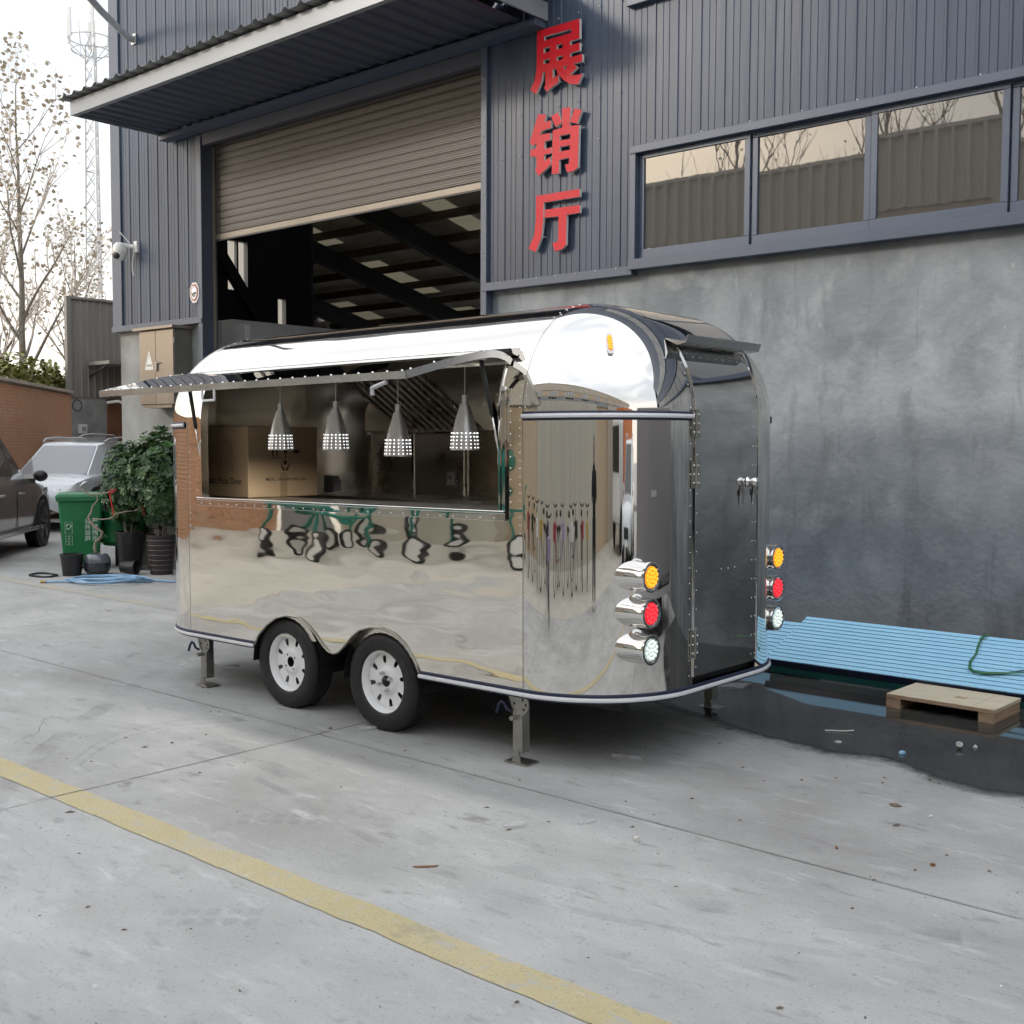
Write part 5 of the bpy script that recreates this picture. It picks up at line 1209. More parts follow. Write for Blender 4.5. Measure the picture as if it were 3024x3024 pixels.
# pots and plants ----------------------------------------------------
def leafquad(m, p, d, nrm, l, w):
    d = d.normalized(); s = d.cross(nrm).normalized()*w; up_ = s.cross(d).normalized()
    m.add([p, p+d*l*.35+s*.8+up_*.1*w, p+d*l*.75+s, p+d*l, p+d*l*.75-s, p+d*l*.35-s*.8+up_*.1*w], [(0,1,2,3),(0,3,4,5)])
def bush(name, label, loc, pot_mat, rows, crown, seed, stripes=False):
    b = lempty(name, loc, 0, label, 'potted plant', 'bushes in tall pots')
    rnd = random.Random(seed)
    p = MB().lathe([(.0,.02),(.128,.02),(.135,0),(.14,.03),(.182,.47),(.19,.475),(.19,.50),(.17,.50),(.165,.45)], 28).build('pot', pot_mat, b, smooth=True, auto=35)
    if stripes:
        for k in range(7): 
            z = .06+.062*k; MB().lathe([(.1425+.0445*z/.47*1.0+.0005, z), (.146+.0445*z/.47, z+.003), (.1425+.0445*z/.47+.0005, z+.006)], 28).build('stripe', 'pot_stripe', p, smooth=True)
    else: MB().lathe([(.1385,.012),(.1445,.025),(.143,.04)], 28).build('foot_ring', 'pot_stripe', p, smooth=True)
    MB().lathe([(.0,.46),(.166,.46)], 16).build('soil', 'soil', p)
    for k in range(6):
        a = R(60*k+rnd.uniform(-20, 20)); MB().tube([(.05*math.cos(a), .05*math.sin(a), .45), (.10*math.cos(a), .10*math.sin(a), .8), (.18*math.cos(a), .18*math.sin(a), 1.2)], [.012,.010,.006], 6).build('stem', 'bark', b)
    lv = MB(); ly = MB()
    for k in range(rows):
        while True:
            q = Vector((rnd.uniform(-1, 1), rnd.uniform(-1, 1), rnd.uniform(-1, 1)))
            if .45 < q.length < 1: break
        z = crown[2]+q.z*crown[1]; wr = crown[0]*(1.0-.12*abs(q.z))*(.93+.25*mnoise.noise((q.x*2.3+seed, q.y*2.3, q.z*2.3)))
        c_ = Vector((q.x*wr, q.y*wr, z)); ax = (q+Vector((rnd.uniform(-.4,.4), rnd.uniform(-.4,.4), rnd.uniform(.1,.7)))).normalized()
        e1 = ax.orthogonal().normalized(); e2 = ax.cross(e1); nl = rnd.randint(6, 9); tgt = ly if (q.z > .45 and rnd.random() < .5) or rnd.random() < .10 else lv
        for i in range(nl):
            a = 2*math.pi*i/nl+rnd.uniform(-.25, .25); d = (e1*math.cos(a)+e2*math.sin(a))+ax*rnd.uniform(.05, .45)
            leafquad(tgt, c_, d, ax, rnd.uniform(.055, .085), rnd.uniform(.011, .016))
    lv.build('leaves', 'leaf', b, kind='stuff'); ly.build('young_leaves', 'leaf_young', b, kind='stuff')
    return b
bush('potted_bush', 'bush in the glossy black tapered pot, left of the striped pot', (-13.49, 7.93, 0), 'pot_black', 640, (.40, .56, 1.12), 3)
bush('potted_bush', 'bush in the brown ringed pot, half hidden by the trailer front', (-12.76, 7.93, 0), 'pot_brown', 760, (.46, .64, 1.22), 8, True)
sp_ = lempty('plastic_pot', (-13.44, 7.10, 0), 0, 'small empty black plastic pot before the green bin', 'pot')
MB().lathe([(.0,.004),(.105,.004),(.11,0),(.135,.235),(.142,.24),(.142,.265),(.13,.265),(.10,.03),(.0,.03)], 24).build('shell', 'black_plastic', sp_, smooth=True, auto=35)
MB().lathe([(.143,.255),(.147,.262),(.143,.268)], 24).build('lip', 'black_plastic', sp_, smooth=True)
bo = lempty('bonsai', (-13.30, 7.36, 0), 0, 'twisted bare bonsai with red ribbons in a two tone glazed pot', 'bonsai')
pt = MB().lathe([(.0,.01),(.10,.01),(.11,.0),(.155,.06),(.16,.10),(.16,.155)], 32).build('pot', 'glaze_dark', bo, smooth=True)
MB().lathe([(.16,.155),(.162,.17),(.155,.21),(.125,.255),(.10,.262),(.09,.25),(.09,.22)], 32).build('upper_glaze', 'glaze', pt, smooth=True)
MB().lathe([(.0,.235),(.095,.235)], 20).build('soil', 'soil', pt)
ev_ = Vector((.75, .66, 0))   # picture-right on the ground
def B3(x, z, d=0): return ev_*x+Vector((0, 0, z))+Vector((-.66,.75,0))*d
MB().tube([B3(0,.24),B3(-.03,.33),B3(-.02,.40),B3(.05,.46),B3(.07,.53),B3(.0,.58),B3(-.07,.65),B3(-.10,.72),B3(-.06,.78),B3(-.05,.85),B3(.02,.93),B3(.01,1.0)], [.022,.021,.020,.020,.019,.019,.018,.016,.013,.010,.008,.005], 8).build('trunk', 'bark_pale', bo, smooth=True)
for pts_ in ([B3(.0,1.0),B3(-.08,1.0),B3(-.15,1.04),B3(-.19,1.08)], [B3(-.08,1.0),B3(.04,1.01),B3(.18,1.03),B3(.25,1.05)], [B3(-.05,.70),B3(.06,.69),B3(.17,.70),B3(.25,.76),B3(.36,.79),B3(.48,.80)], [B3(.48,.80),B3(.58,.85),B3(.70,.95)]):
    MB().tube(pts_, [.009]*(len(pts_)-1)+[.004], 6).build('branch', 'bark_pale', bo, smooth=True)
lv = MB(); rnd = random.Random(4)
for cx_, cz_ in ((.03,.44),(-.02,.50),(.10,.50),(.05,.36)):
    for k in range(9):
        a = rnd.uniform(0, 6.28); leafquad(lv, B3(cx_+rnd.uniform(-.04,.04), cz_+rnd.uniform(-.04,.04), rnd.uniform(-.05,.02)), Vector((math.cos(a), math.sin(a), rnd.uniform(-.2,.6))), Vector((0,0,1)), .05, .011)
lv.build('leaves', 'leaf_young', bo, kind='stuff')
MB().tube([B3(.16,1.02,-.02),B3(.20,1.06,-.03),B3(.26,1.07,-.03),B3(.22,1.03,-.03),B3(.18,1.0,-.03),B3(.20,.90,-.03),B3(.23,.74,-.03)], .007, 5).build('ribbon', 'ribbon', bo)
MB().tube([B3(.58,.86,-.02),B3(.60,.80,-.03),B3(.61,.74,-.03)], .012, 5).build('ribbon', 'ribbon', bo)
tp_ = lempty('toppled_pot', (-12.98, 7.63, 0), R(40), 'small black pot lying on its side behind the bonsai', 'pot')
MB().lathe([(.0,-.12),(.07,-.12),(.085,.06),(.095,.065),(.095,.085),(.085,.085),(.06,-.08)], 20, (0,0,.095), (1,-.2,0)).build('shell', 'black_plastic', tp_, smooth=True, auto=35)
MB().lathe([(.0,-.085),(.058,-.085)], 16, (0,0,.095), (1,-.2,0)).build('base_inside', 'soil', tp_)
# hoses
hs = lempty('garden_hose', (-12.5, 6.95, 0), 0, 'blue garden hose lying in loose coils before the pots', 'hose')
pts_ = []; rnd = random.Random(2)
for k in range(190):
    t = k/189; a = t*6.28*4.2; rx = .40+.10*math.sin(a*.37+1)+.04*math.sin(a*1.3); ry = .17+.13*math.sin(a*.31)
    p = ev_*(rx*math.cos(a)+.10)+Vector((-.66,.75,0))*(ry*math.sin(a)+.03*math.sin(a*.7))
    pts_.append(Vector((p.x, p.y, .014+.035*abs(math.sin(a*.81))+.016*math.sin(a*1.3)**2)))
pts_ = [ev_*-.62+Vector((.05,-.05,.014)), ev_*-.5+Vector((.05,-.05,.02))]+pts_+[ev_*.75+Vector((0,.05,.013)), ev_*1.1+Vector((0,.1,.013)), ev_*1.5+Vector((-.02,.15,.013))]
MB().tube(pts_, .0125, 7).build('tube', 'hose_blue', hs, smooth=True)
MB().tube([ev_*-.62+Vector((.05,-.05,.016)), ev_*-.67+Vector((.05,-.06,.016))], .017, 8).build('coupling', 'brass', hs)
br = MB().tube([(-13.62+.22*math.cos(R(a)), 6.82+.14*math.sin(R(a)), .014+.004*math.sin(R(3*a))) for a in range(0, 360, 12)], .013, 6, closed=True).build('rubber_ring', 'hose_black'); tag(br, 'flat black rubber ring on the ground left of the blue hose', 'hose')
co_ = MB().tube([(-6.55+.28*math.cos(R(a*1.0)), 6.6+.18*math.sin(R(a))+.03*math.sin(R(a*.3)), .012+.02*abs(math.sin(R(a*.4)))) for a in range(0, 900, 15)], .007, 6).build('power_cable', 'cable_grey', smooth=True); tag(co_, 'grey power cable coiled on the ground behind the far wheel', 'cable')

# trees ---------------------------------------------------------------
def tree(name, label, loc, h, seed, leaves, spread=.32, group=None, nmain=7, twigmat='twig', r0=.17, leafmat='leaf_autumn', leaf_s=.11, up_lo=.25):
    t = lempty(name, loc, 0, label, 'tree', group); rnd = random.Random(seed)
    tr = MB(); tw = MB(); lf = MB()
    pts = [Vector((0,0,0))]; p = Vector((0,0,0))
    for k in range(10): p = p+Vector((rnd.uniform(-.04,.04)*h*.1, rnd.uniform(-.04,.04)*h*.1, h*.098)); pts.append(p.copy())
    tr.tube(pts, [r0*(1-.092*i) for i in range(11)], 8); tips = []
    def branch(p, d, l, r_, lev):
        n = 4; q = [p.copy()]
        for k in range(n):
            d = (d+Vector((rnd.uniform(-.16,.16), rnd.uniform(-.16,.16), rnd.uniform(-.02,.16)))).normalized(); p = p+d*l/n; q.append(p.copy())
        (tr if lev == 0 else tw).tube(q, [r_*(1-.2*i) for i in range(n+1)], 5 if lev < 2 else 3, cap=False)
        tips.extend(q[2:])
        if lev < 2:
            for k in range(6 if lev == 0 else 4):
                u = rnd.uniform(.2, 1); i = min(int(u*n), n-1); s = q[i].lerp(q[i+1], u*n-i)
                a = rnd.uniform(0, 6.28); dd = (d+Vector((math.cos(a), math.sin(a), rnd.uniform(.0, .6)))*.62).normalized()
                branch(s, dd, l*rnd.uniform(.38, .6), r_*.45, lev+1)
    for k in range(nmain*2):
        u = up_lo+(.97-up_lo)*(k+.5)/(nmain*2); i = min(int(u*10), 9); s = pts[i].lerp(pts[i+1], u*10-i); a = k*2.4+rnd.uniform(-.3,.3)
        d = Vector((math.cos(a)*.55, math.sin(a)*.55, rnd.uniform(.6, 1.0))).normalized(); branch(s, d, h*spread*(1.2-u*.75)*rnd.uniform(.8,1.15), r0*(1-u)*.5+.008, 0)
    for k in range(leaves):
        s = rnd.choice(tips)
        if rnd.random() > .35+.65*(s.z/h): continue
        s = s+Vector((rnd.uniform(-.3,.3), rnd.uniform(-.3,.3), rnd.uniform(-.3,.3))); d = Vector((rnd.uniform(-1,1), rnd.uniform(-1,1), rnd.uniform(-1,.2)))
        leafquad(lf, s, d, Vector((rnd.uniform(-1,1), rnd.uniform(-1,1), 1)), leaf_s, leaf_s*.4)
    tr.build('trunk', 'bark', t, smooth=True); tw.build('twigs', twigmat, t, kind='stuff')
    if leaves: lf.build('crown', leafmat, t, kind='stuff')
    return t
tree('poplar_tree', 'tall half bare poplar with sparse brown leaves over the brick wall', (-33.4, 16.1, 0), 12.3, 5, 950, .27, leaf_s=.15, r0=.15)
tree('bare_tree', 'thin bare tree just right of the poplar behind the wall', (-38.5, 20.6, 0), 8.6, 6, 700, .34, 'bare trees behind the yard wall', leaf_s=.13)
tree('bare_tree', 'thin bare tree half out of frame left of the poplar', (-37.5, 17.2, 0), 9.5, 9, 900, .34, 'bare trees behind the yard wall', leaf_s=.13)
def evergreen(name, label, loc, r_, h, seed, n=1500):
    t = lempty(name, loc, 0, label, 'shrub', 'evergreens behind the brick wall'); rnd = random.Random(seed); lf = MB()
    MB().tube([(0,0,0),(.05,0,h*.4),(0,.05,h*.8)], [.09,.07,.03], 7).build('trunk', 'bark', t)
    for k in range(n):
        q = Vector((rnd.uniform(-1,1), rnd.uniform(-1,1), rnd.uniform(-1,1)))
        if q.length > 1: q.normalize()
        f = .78+.35*mnoise.noise((q.x*2+seed, q.y*2, q.z*2)); c_ = Vector((q.x*r_*f, q.y*r_*f, h*.58+q.z*h*.42*f))
        for j in range(4): leafquad(lf, c_, Vector((rnd.uniform(-1,1), rnd.uniform(-1,1), rnd.uniform(-.6,.8))), Vector((rnd.uniform(-.6,.6), rnd.uniform(-.6,.6), 1)), rnd.uniform(.14,.24), .055)
    lf.build('crown', 'leaf_far', t, kind='stuff'); return t
for i, (x, y, r_, h, lab) in enumerate(((-30.0,14.0,1.9,4.3,'leafy evergreen at the left frame edge behind the brick wall'), (-31.2,16.2,1.7,4.0,'leafy evergreen standing at the poplar trunk behind the wall'), (-32.3,18.2,1.8,4.2,'leafy evergreen between poplar trunk and shed behind the wall'))):
    evergreen('evergreen_shrub', lab, (x, y, 0), r_, h, 20+i)

# lattice tower ----------------------------------------------------------
tw_ = lempty('lattice_tower', (-75.3, 41.9, 0), R(20), 'tall lattice antenna tower rising behind the canopy corner', 'tower')
wz = lambda z: .78-.0125*z
legs = [Vector((math.cos(R(90+120*k)), math.sin(R(90+120*k)), 0)) for k in range(3)]
for e in legs: MB().tube([e*wz(z)+Vector((0,0,z)) for z in (0, 14, 29)], .085, 6).build('leg', 'galv', tw_)
lt = MB(); z = 0
while z < 28.8:
    for i in range(3):
        a, b = legs[i], legs[(i+1) % 3]
        lt.tube([a*wz(z)+Vector((0,0,z)), b*wz(z+1.2)+Vector((0,0,z+1.2))], .034, 4); lt.tube([b*wz(z)+Vector((0,0,z)), a*wz(z+1.2)+Vector((0,0,z+1.2))], .024, 4)
        if int(z/1.2) % 4 == 0: lt.tube([a*wz(z)+Vector((0,0,z)), b*wz(z)+Vector((0,0,z))], .035, 4)
    z += 1.2
lt.build('lattice', 'galv', tw_, kind='stuff')
pf = MB()
for zz, rr_ in ((28.6, 1.3), (29.4, 1.5)): pf.tube([(rr_*math.cos(R(a)), rr_*math.sin(R(a)), zz) for a in range(0, 360, 20)], .04, 5, closed=True)
for k in range(9): a = R(40*k); pf.tube([(.4*math.cos(a), .4*math.sin(a), 28), (1.4*math.cos(a), 1.4*math.sin(a), 28.8), (1.5*math.cos(a), 1.5*math.sin(a), 30.2)], .03, 4)
pf.build('platform', 'galv', tw_)
for k in range(6):
    a = R(60*k+15); MB().box(-.09, .09, -.05, .05, 0, 1.9).build('antenna', 'white_panel', tw_).location = (1.62*math.cos(a), 1.62*math.sin(a), 29.2)
MB().tube([(0,0,28.5),(0,0,33.4)], .035, 5).build('mast', 'galv', tw_)
# ================================================================== RIGHT SIDE
def board_stack(name, label, x0, x1, yb, zb, yt, zt, n, layers):
    root = empty(name, (x0, yb, 0), 0, label, 'boards', 'blue foam boards leaning on the wall')
    a = Vector((0, yb, zb)); d = Vector((0, yt-yb, zt-zb)); L_ = d.length; d.normalize(); nn = Vector((0, -d.z, d.y))
    def P_(x, u, h): q = a+d*u+nn*h; return (x, q.y, q.z)
    def slab(u0, u1, h0, h1, xa, xb):
        vs = [P_(x, u, h) for x in (xa, xb) for (u, h) in ((u0, h0), (u1, h0), (u1, h1), (u0, h1))]
        return MB().add(vs, [(3,2,1,0),(4,5,6,7),(0,1,5,4),(1,2,6,5),(2,3,7,6),(3,0,4,7)])
    for k in range(layers):
        h1 = -.004-.052*k; sh_x = .03*((k*7) % 3)
        slab(0, L_-.01*k, h1-.048, h1, x0+sh_x, x1).build('board_core', 'green_edge' if k else 'navy', root)
    w = L_/n
    for k in range(n): slab(k*w+.0048, (k+1)*w-.0048, -.0039, .0025, x0, x1).build('slat', 'blue_board', root)
    return root
board_stack('foam_boards', 'pale blue grooved foam boards leaning low against the concrete wall', -4.02, -2.20, 7.40, .115, 8.06, .345, 13, 2)
board_stack('foam_boards', 'second stack of pale blue foam boards half behind the trailer corner', -5.6, -3.98, 7.60, .05, 8.18, .270, 11, 2)
stp = lempty('packing_strap', (0, 0, 0), 0, 'dark green packing strap looped over the blue boards', 'strap')
def onb(x, u, h=.006): return (x, 7.40+.66*u-.33*h, .115+.23*u+.94*h+.004)
for pts_ in ([onb(-2.67,1.02),onb(-2.69,.9,.02),onb(-2.68,.75,.01),onb(-2.66,.6),onb(-2.66,.45),onb(-2.64,.33),onb(-2.60,.27),onb(-2.52,.25),onb(-2.42,.30),onb(-2.30,.42),onb(-2.2,.55)], [onb(-2.65,.40,.01),onb(-2.62,.26,.02),onb(-2.55,.22,.02),onb(-2.46,.26,.015),onb(-2.3,.33,.015),onb(-2.1,.40,.02),onb(-1.9,.38,.02)]):
    m = MB()
    for i, p in enumerate(pts_):
        q = Vector(pts_[min(i+1, len(pts_)-1)])-Vector(pts_[max(i-1, 0)]); s = q.cross(Vector((0,-.33,.94))).normalized()*.008; tw = Vector((0,0,.004*math.sin(i*1.7)))
        m.v += [tuple(Vector(p)+s+tw), tuple(Vector(p)-s-tw), tuple(Vector(p)-s-tw+Vector((0,0,.0012))), tuple(Vector(p)+s+tw+Vector((0,0,.0012)))]
    for i in range(len(pts_)-1):
        for k in range(4): m.f.append((i*4+k, i*4+(k+1) % 4, (i+1)*4+(k+1) % 4, (i+1)*4+k))
    m.build('band', 'strap_green', stp)
pal = lempty('plywood_pallet', (-2.58, 7.17, 0), R(-1.5), 'small plywood board on two skids standing in the puddle', 'pallet')
for a_, b_ in ((-.335, -.075), (-.073, .195), (.197, .335)): MB().box(a_, b_, -.225, .225, .070, .094).build('plank', 'ply', pal, bevel=.002)
for x in (-.29, .285): MB().box(x-.045, x+.045, -.222, .222, .006, .069).build('skid', 'ply_edge', pal)
MB().box(-.334, .334, -.226, -.2252, .0705, .0935).build('ply_layers', 'ply_edge', pal)
MB().add([(.02,-.06,.0946),(.09,-.05,.0946),(.10,.01,.0946),(.06,.0,.0946),(.03,.02,.0946)], [(0,1,2,3,4)]).build('split', 'ply_edge', pal)
# plastic bag under the trailer end
rnd = random.Random(12)
bg_ = MB(); us = lin(0, 1, 10)
bg_.grid(lambda u, v: (-4.16+.30*u, 6.78+.16*v+.03*math.sin(9*u), .012+.07*math.sin(math.pi*v)*(.6+.4*math.sin(5*u+2*v))*(.4+.6*math.sin(math.pi*u))), us, us)
tag(bg_.build('plastic_bag', 'film', smooth=True), 'clear crumpled plastic bag lying under the trailer end', 'bag')
# litter
def bit(name, mat, pts, label, cat, h=.004):
    cx = sum(p[0] for p in pts)/len(pts); cy = sum(p[1] for p in pts)/len(pts)
    m = MB(); n = len(pts); r_ = random.Random(int(cx*1000))
    top = [(x, y, .003+h*r_.uniform(.4, 1.6)) for x, y in pts]; bot = [(cx+(x-cx)*.9, cy+(y-cy)*.9, .0012) for x, y in pts]
    m.add(top+bot+[(cx, cy, .003+h*1.8)], [(i, (i+1) % n, 2*n) for i in range(n)]+[(i, n+i, n+(i+1) % n, (i+1) % n) for i in range(n)])
    tag(m.build(name, mat), label, cat)
def blob(cx, cy, a, b, n=7, rot=0, seed=1):
    r_ = random.Random(seed); return [(cx+math.cos(rot)*a*math.cos(t)*r_.uniform(.7,1.1)-math.sin(rot)*b*math.sin(t), cy+math.sin(rot)*a*math.cos(t)+math.cos(rot)*b*math.sin(t)*r_.uniform(.7,1.1)) for t in [2*math.pi*k/n for k in range(n)]]
bit('plastic_scrap', 'film', blob(-3.19, 3.69, .06, .026, 9, .9, 3), 'grey crumpled plastic scrap on the open concrete below the trailer corner', 'scrap', .012)
bit('plastic_scrap', 'film', blob(-2.99, 3.94, .05, .02, 8, 1.2, 5), 'small thin plastic scrap just above the larger crumpled one', 'scrap', .006)
bit('plastic_sheet', 'film', blob(-3.43, 4.86, .10, .04, 9, .3, 8), 'torn clear film under the rear end of the trailer', 'scrap', .016)
bit('pebble', 'litter_pale', blob(-2.70, 3.90, .016, .012, 7, 0, 2), 'small white pebble on the concrete right of the plastic scraps', 'pebble', .010)
bit('twig', 'dry_leaf', blob(-3.14, 3.10, .055, .0035, 8, .75, 4), 'thin dark red twig on the concrete above the yellow line', 'twig', .003)
bit('tile_chip', 'litter', [(-2.105,5.075),(-2.072,5.05),(-2.045,5.078),(-2.082,5.105)], 'flat dark square chip on the concrete below the puddle', 'chip', .003)
bit('dry_leaf', 'dry_leaf', blob(-2.03, 4.37, .013, .006, 7, 2.2, 6), 'brown curled leaf above the long joint, left one of two', 'leaf', .006)
bit('dry_leaf', 'dry_leaf', blob(-1.66, 4.44, .014, .006, 7, .6, 7), 'brown curled leaf above the long joint, right one of two', 'leaf', .006)
bit('pebble', 'litter_pale', blob(-1.89, 5.02, .012, .009, 6, .8, 9), 'tiny white pebble below the puddle at the right', 'pebble', .006)
bit('tape_scrap', 'film', blob(-4.93, 4.39, .06, .02, 8, .8, 10), 'whitish tape scrap stuck at the foot of the near wheel', 'scrap', .012)
bit('foam_chip', 'blue_board', blob(-2.40, 5.94, .022, .006, 7, .75, 11), 'pale blue foam chip at the edge of the puddle', 'chip', .014)
bit('paper_scrap', 'litter_pale', blob(-2.76, 5.93, .022, .009, 7, .4, 12), 'white crumpled paper scrap floating in the puddle', 'scrap', .009)
bit('paper_scrap', 'litter_pale', blob(-2.15, 6.33, .014, .006, 7, .4, 13), 'tiny white paper scrap beside the bottle cap in the puddle', 'scrap', .014)
bc = lempty('plastic_cup', (-2.21, 6.25, 0), 0, 'translucent plastic cup lying in the puddle before the pallet', 'cup')
MB().lathe([(.013,0),(.017,.022),(.018,.022),(.014,-.002),(.0,-.002)], 16, (0,0,.02), (.3,-.5,.8)).build('cup', 'litter_pale', bc, smooth=True)
stw = MB().tube([(-2.93,6.12,.012),(-2.84,6.17,.014),(-2.79,6.20,.02)], .004, 6).build('straw', 'litter_pale'); tag(stw, 'thin pale straw lying in the puddle left of the pallet', 'straw')
lt = MB(); ltp = MB(); rnd = random.Random(31)
for k in range(210):
    x = rnd.uniform(-7.5, -1); y = rnd.uniform(1.2, 5.6)
    m = lt if rnd.random() < .72 else ltp; a = rnd.uniform(0, 3.14); l_ = rnd.uniform(.003, .013)*(2.2 if rnd.random() < .12 else 1); w_ = l_*rnd.uniform(.2, .7)
    pts_ = blob(x, y, l_, w_, 6, a, k); n = len(pts_)
    m.add([(px, py, .0015) for px, py in pts_]+[(x, y, .003+w_*.6)], [(i, (i+1) % n, n) for i in range(n)])
tag(lt.build('grit', 'litter'), 'dark grit and twig bits scattered over the concrete', 'grit', kind='stuff')
tag(ltp.build('chips', 'litter_pale'), 'pale chips scattered over the concrete', 'chips', kind='stuff')
# dirt along the joints
# tyre rub marks
def arcstrip(pts, w, z):
    m = MB(); P_ = [Vector((*p, z)) for p in pts]
    fine_ = []
    for i in range(len(P_)-1):
        p0, p1, p2, p3 = P_[max(i-1,0)], P_[i], P_[i+1], P_[min(i+2,len(P_)-1)]
        for k in range(8):
            t = k/8; fine_.append(.5*((2*p1)+(p2-p0)*t+(2*p0-5*p1+4*p2-p3)*t*t+(3*p1-p0-3*p2+p3)*t**3))
    for i, p in enumerate(fine_):
        d = (fine_[min(i+1,len(fine_)-1)]-fine_[max(i-1,0)]).normalized(); s = Vector((d.y,-d.x,0))*w/2
        m.v += [tuple(p+s), tuple(p-s)]
    m.f = [(2*i, 2*i+1, 2*i+3, 2*i+2) for i in range(len(fine_)-1)]; return m
base = [(-5.58,2.94),(-5.79,3.17),(-5.93,3.44),(-5.95,3.73),(-5.85,3.9),(-5.76,4.07),(-5.64,4.12)]
for k, dx in enumerate((0, .11)):
    tag(arcstrip([(x+dx, y-dx*.3) for x, y in base], .022, .0022).build('tyre_scuff', 'skid'), kind='structure')
tag(arcstrip([(-9+.9*k, 4.142+.004*math.sin(k*2.1)) for k in range(11)], .034, .0019).build('joint_stain', 'skid'), kind='structure')
tag(arcstrip([(-5.07+.004*math.sin(k*1.7), 1.0+.6*k) for k in range(9)], .030, .0020).build('joint_stain', 'skid'), kind='structure')
def crack(x, y, a, n, seed, w=.003):
    r_ = random.Random(seed); pts = [(x, y)]
    for k in range(n): a += r_.uniform(-.35, .35); x += .07*math.cos(a); y += .07*math.sin(a); pts.append((x, y))
    return arcstrip(pts, w, .0017)
for (x, y, a, n, sd_) in ((-6.6, 3.3, -.4, 9, 3),): tag(crack(x, y, a, n, sd_).build('hairline_crack', 'skid_dark'), kind='structure')
for (pts_, w_) in (([(-8.2,5.6),(-6.8,3.9),(-5.0,2.2),(-2.6,1.2)], .13), ([(-8.0,2.9),(-5.5,3.6),(-3.0,3.3),(-1.2,3.9)], .12), ([(-7.7,2.7),(-5.2,3.4),(-2.8,3.1),(-1.0,3.7)], .05)): tag(arcstrip(pts_, w_, .0013).build('tyre_scuff', 'skid_soft'), kind='structure')
for (cx_, cy_, an, nn_) in ((-3.34, 2.29, .75, 5), (-4.01, 3.10, .75, 5)):
    m = MB()
    for k in range(nn_):
        for r_ in range(2):
            u = (k-nn_/2)*.075; v = (r_-.5)*.085; ex = Vector((math.cos(an), math.sin(an))); ey = Vector((-ex.y, ex.x)); c_ = Vector((cx_, cy_))+ex*u+ey*v
            q = [c_+ex*a_+ey*b_ for a_, b_ in ((-.026,-.028),(.022,-.028),(.028,.026),(-.020,.028))]; m.add([(p.x, p.y, .0026) for p in q], [(0,1,2,3)])
    tag(m.build('tread_print', 'skid'), kind='structure')

# ================================================================== BEHIND THE CAMERA (seen in the polished skin and the windows)
OY = -5.2
ordn = ['first', 'second', 'third', 'fourth', 'fifth', 'sixth']
ob = empty('opposite_building', (4, OY, 0), 0, 'long beige and tan works building across the yard, seen mirrored', 'building')
for a, b in ((-16.5, -12.6), (-7.6, 4.6), (8.6, 26)): MB().box(a, b, OY-.3, OY, 0, 4.2).build('lower_wall', 'beige_wall', ob)
MB().box(4.6, 8.6, OY-.29, OY-.01, 3.6, 4.2).build('lintel', 'grey_band', ob)
MB().box(4.4, 8.8, OY-6, OY-.32, 0, 4.1).build('dark_door_fill', 'interior_dark', ob)
MB().box(-12.6, -7.6, OY-.29, OY-.01, 3.3, 4.2).build('lintel', 'grey_band', ob)
MB().box(-12.8, -7.4, OY-.36, OY-.32, 0, 3.5).build('dark_door_fill', 'interior_dark', ob)  # made-up doorway, dark sheet added to darken the band mirrored in the trailer
MB().box(-16.5, 26, OY-.3, OY+.02, 4.2, 4.95).build('grey_band', 'grey_band', ob)
MB().box(-16.5, 26, OY-.3, OY, 4.95, 5.95).build('upper_wall', 'tan_wall', ob)
MB().box(-16.5, 26, OY-9, OY-.31, 0.001, 7.2).build('block', 'tan_wall', ob)
x = -16.5
while x < 26:
    pts = []
    for j in range(5):
        xx = x+.3*j; pts += [(xx, 0), (xx+.22, 0), (xx+.235, .11), (xx+.285, .11)]
    pts.append((x+1.5, 0)); n = len(pts)
    MB().add([(a, OY+.03+b, 5.95) for a, b in pts]+[(a, OY+.03+b, 7.30) for a, b in pts], [(i+1, i, n+i, n+i+1) for i in range(n-1)]).build('cladding_sheet', 'works_clad', ob); x += 1.5
MB().box(-16.6, 26.1, OY-.3, OY+.12, 7.301, 7.38).build('eaves', 'works_clad', ob)
for k in range(13):
    x = -15.2+3.2*k
    for z0, z1 in ((4.35, 4.85), (5.15, 5.80)):
        f = MB().box(x, x+1.7, OY+.021, OY+.06, z0, z1).build('window', 'white_edge', ob)
        for j in range(3): MB().box(x+.05+.55*j, x+.55+.55*j, OY+.061, OY+.066, z0+.05, z1-.05).build('pane', 'car_glass_pale' if z0 > 5 else 'car_glass', f)
for i, (x, y, h) in enumerate(((-19, -16, 14), (-14, -17, 13.5), (-9.5, -16.5, 14.5), (-6.5, -18, 13.0), (-1.5, -17, 14.0), (4.5, -18, 13.0))):
    lab = 'bare roadside tree mirrored in the windows, %s from the left' % ordn[i]
    if i == 0: t0 = tree('roadside_tree', lab, (x, y, 0), h, 41, 160, .34, 'trees behind the opposite building', twigmat='bark')
    else:
        t_ = copy_tree(t0); t_['label'] = lab; t_.location = (x, y, 0); t_.rotation_euler = (0, 0, i*1.3); t_.scale = (h/13.5,)*3
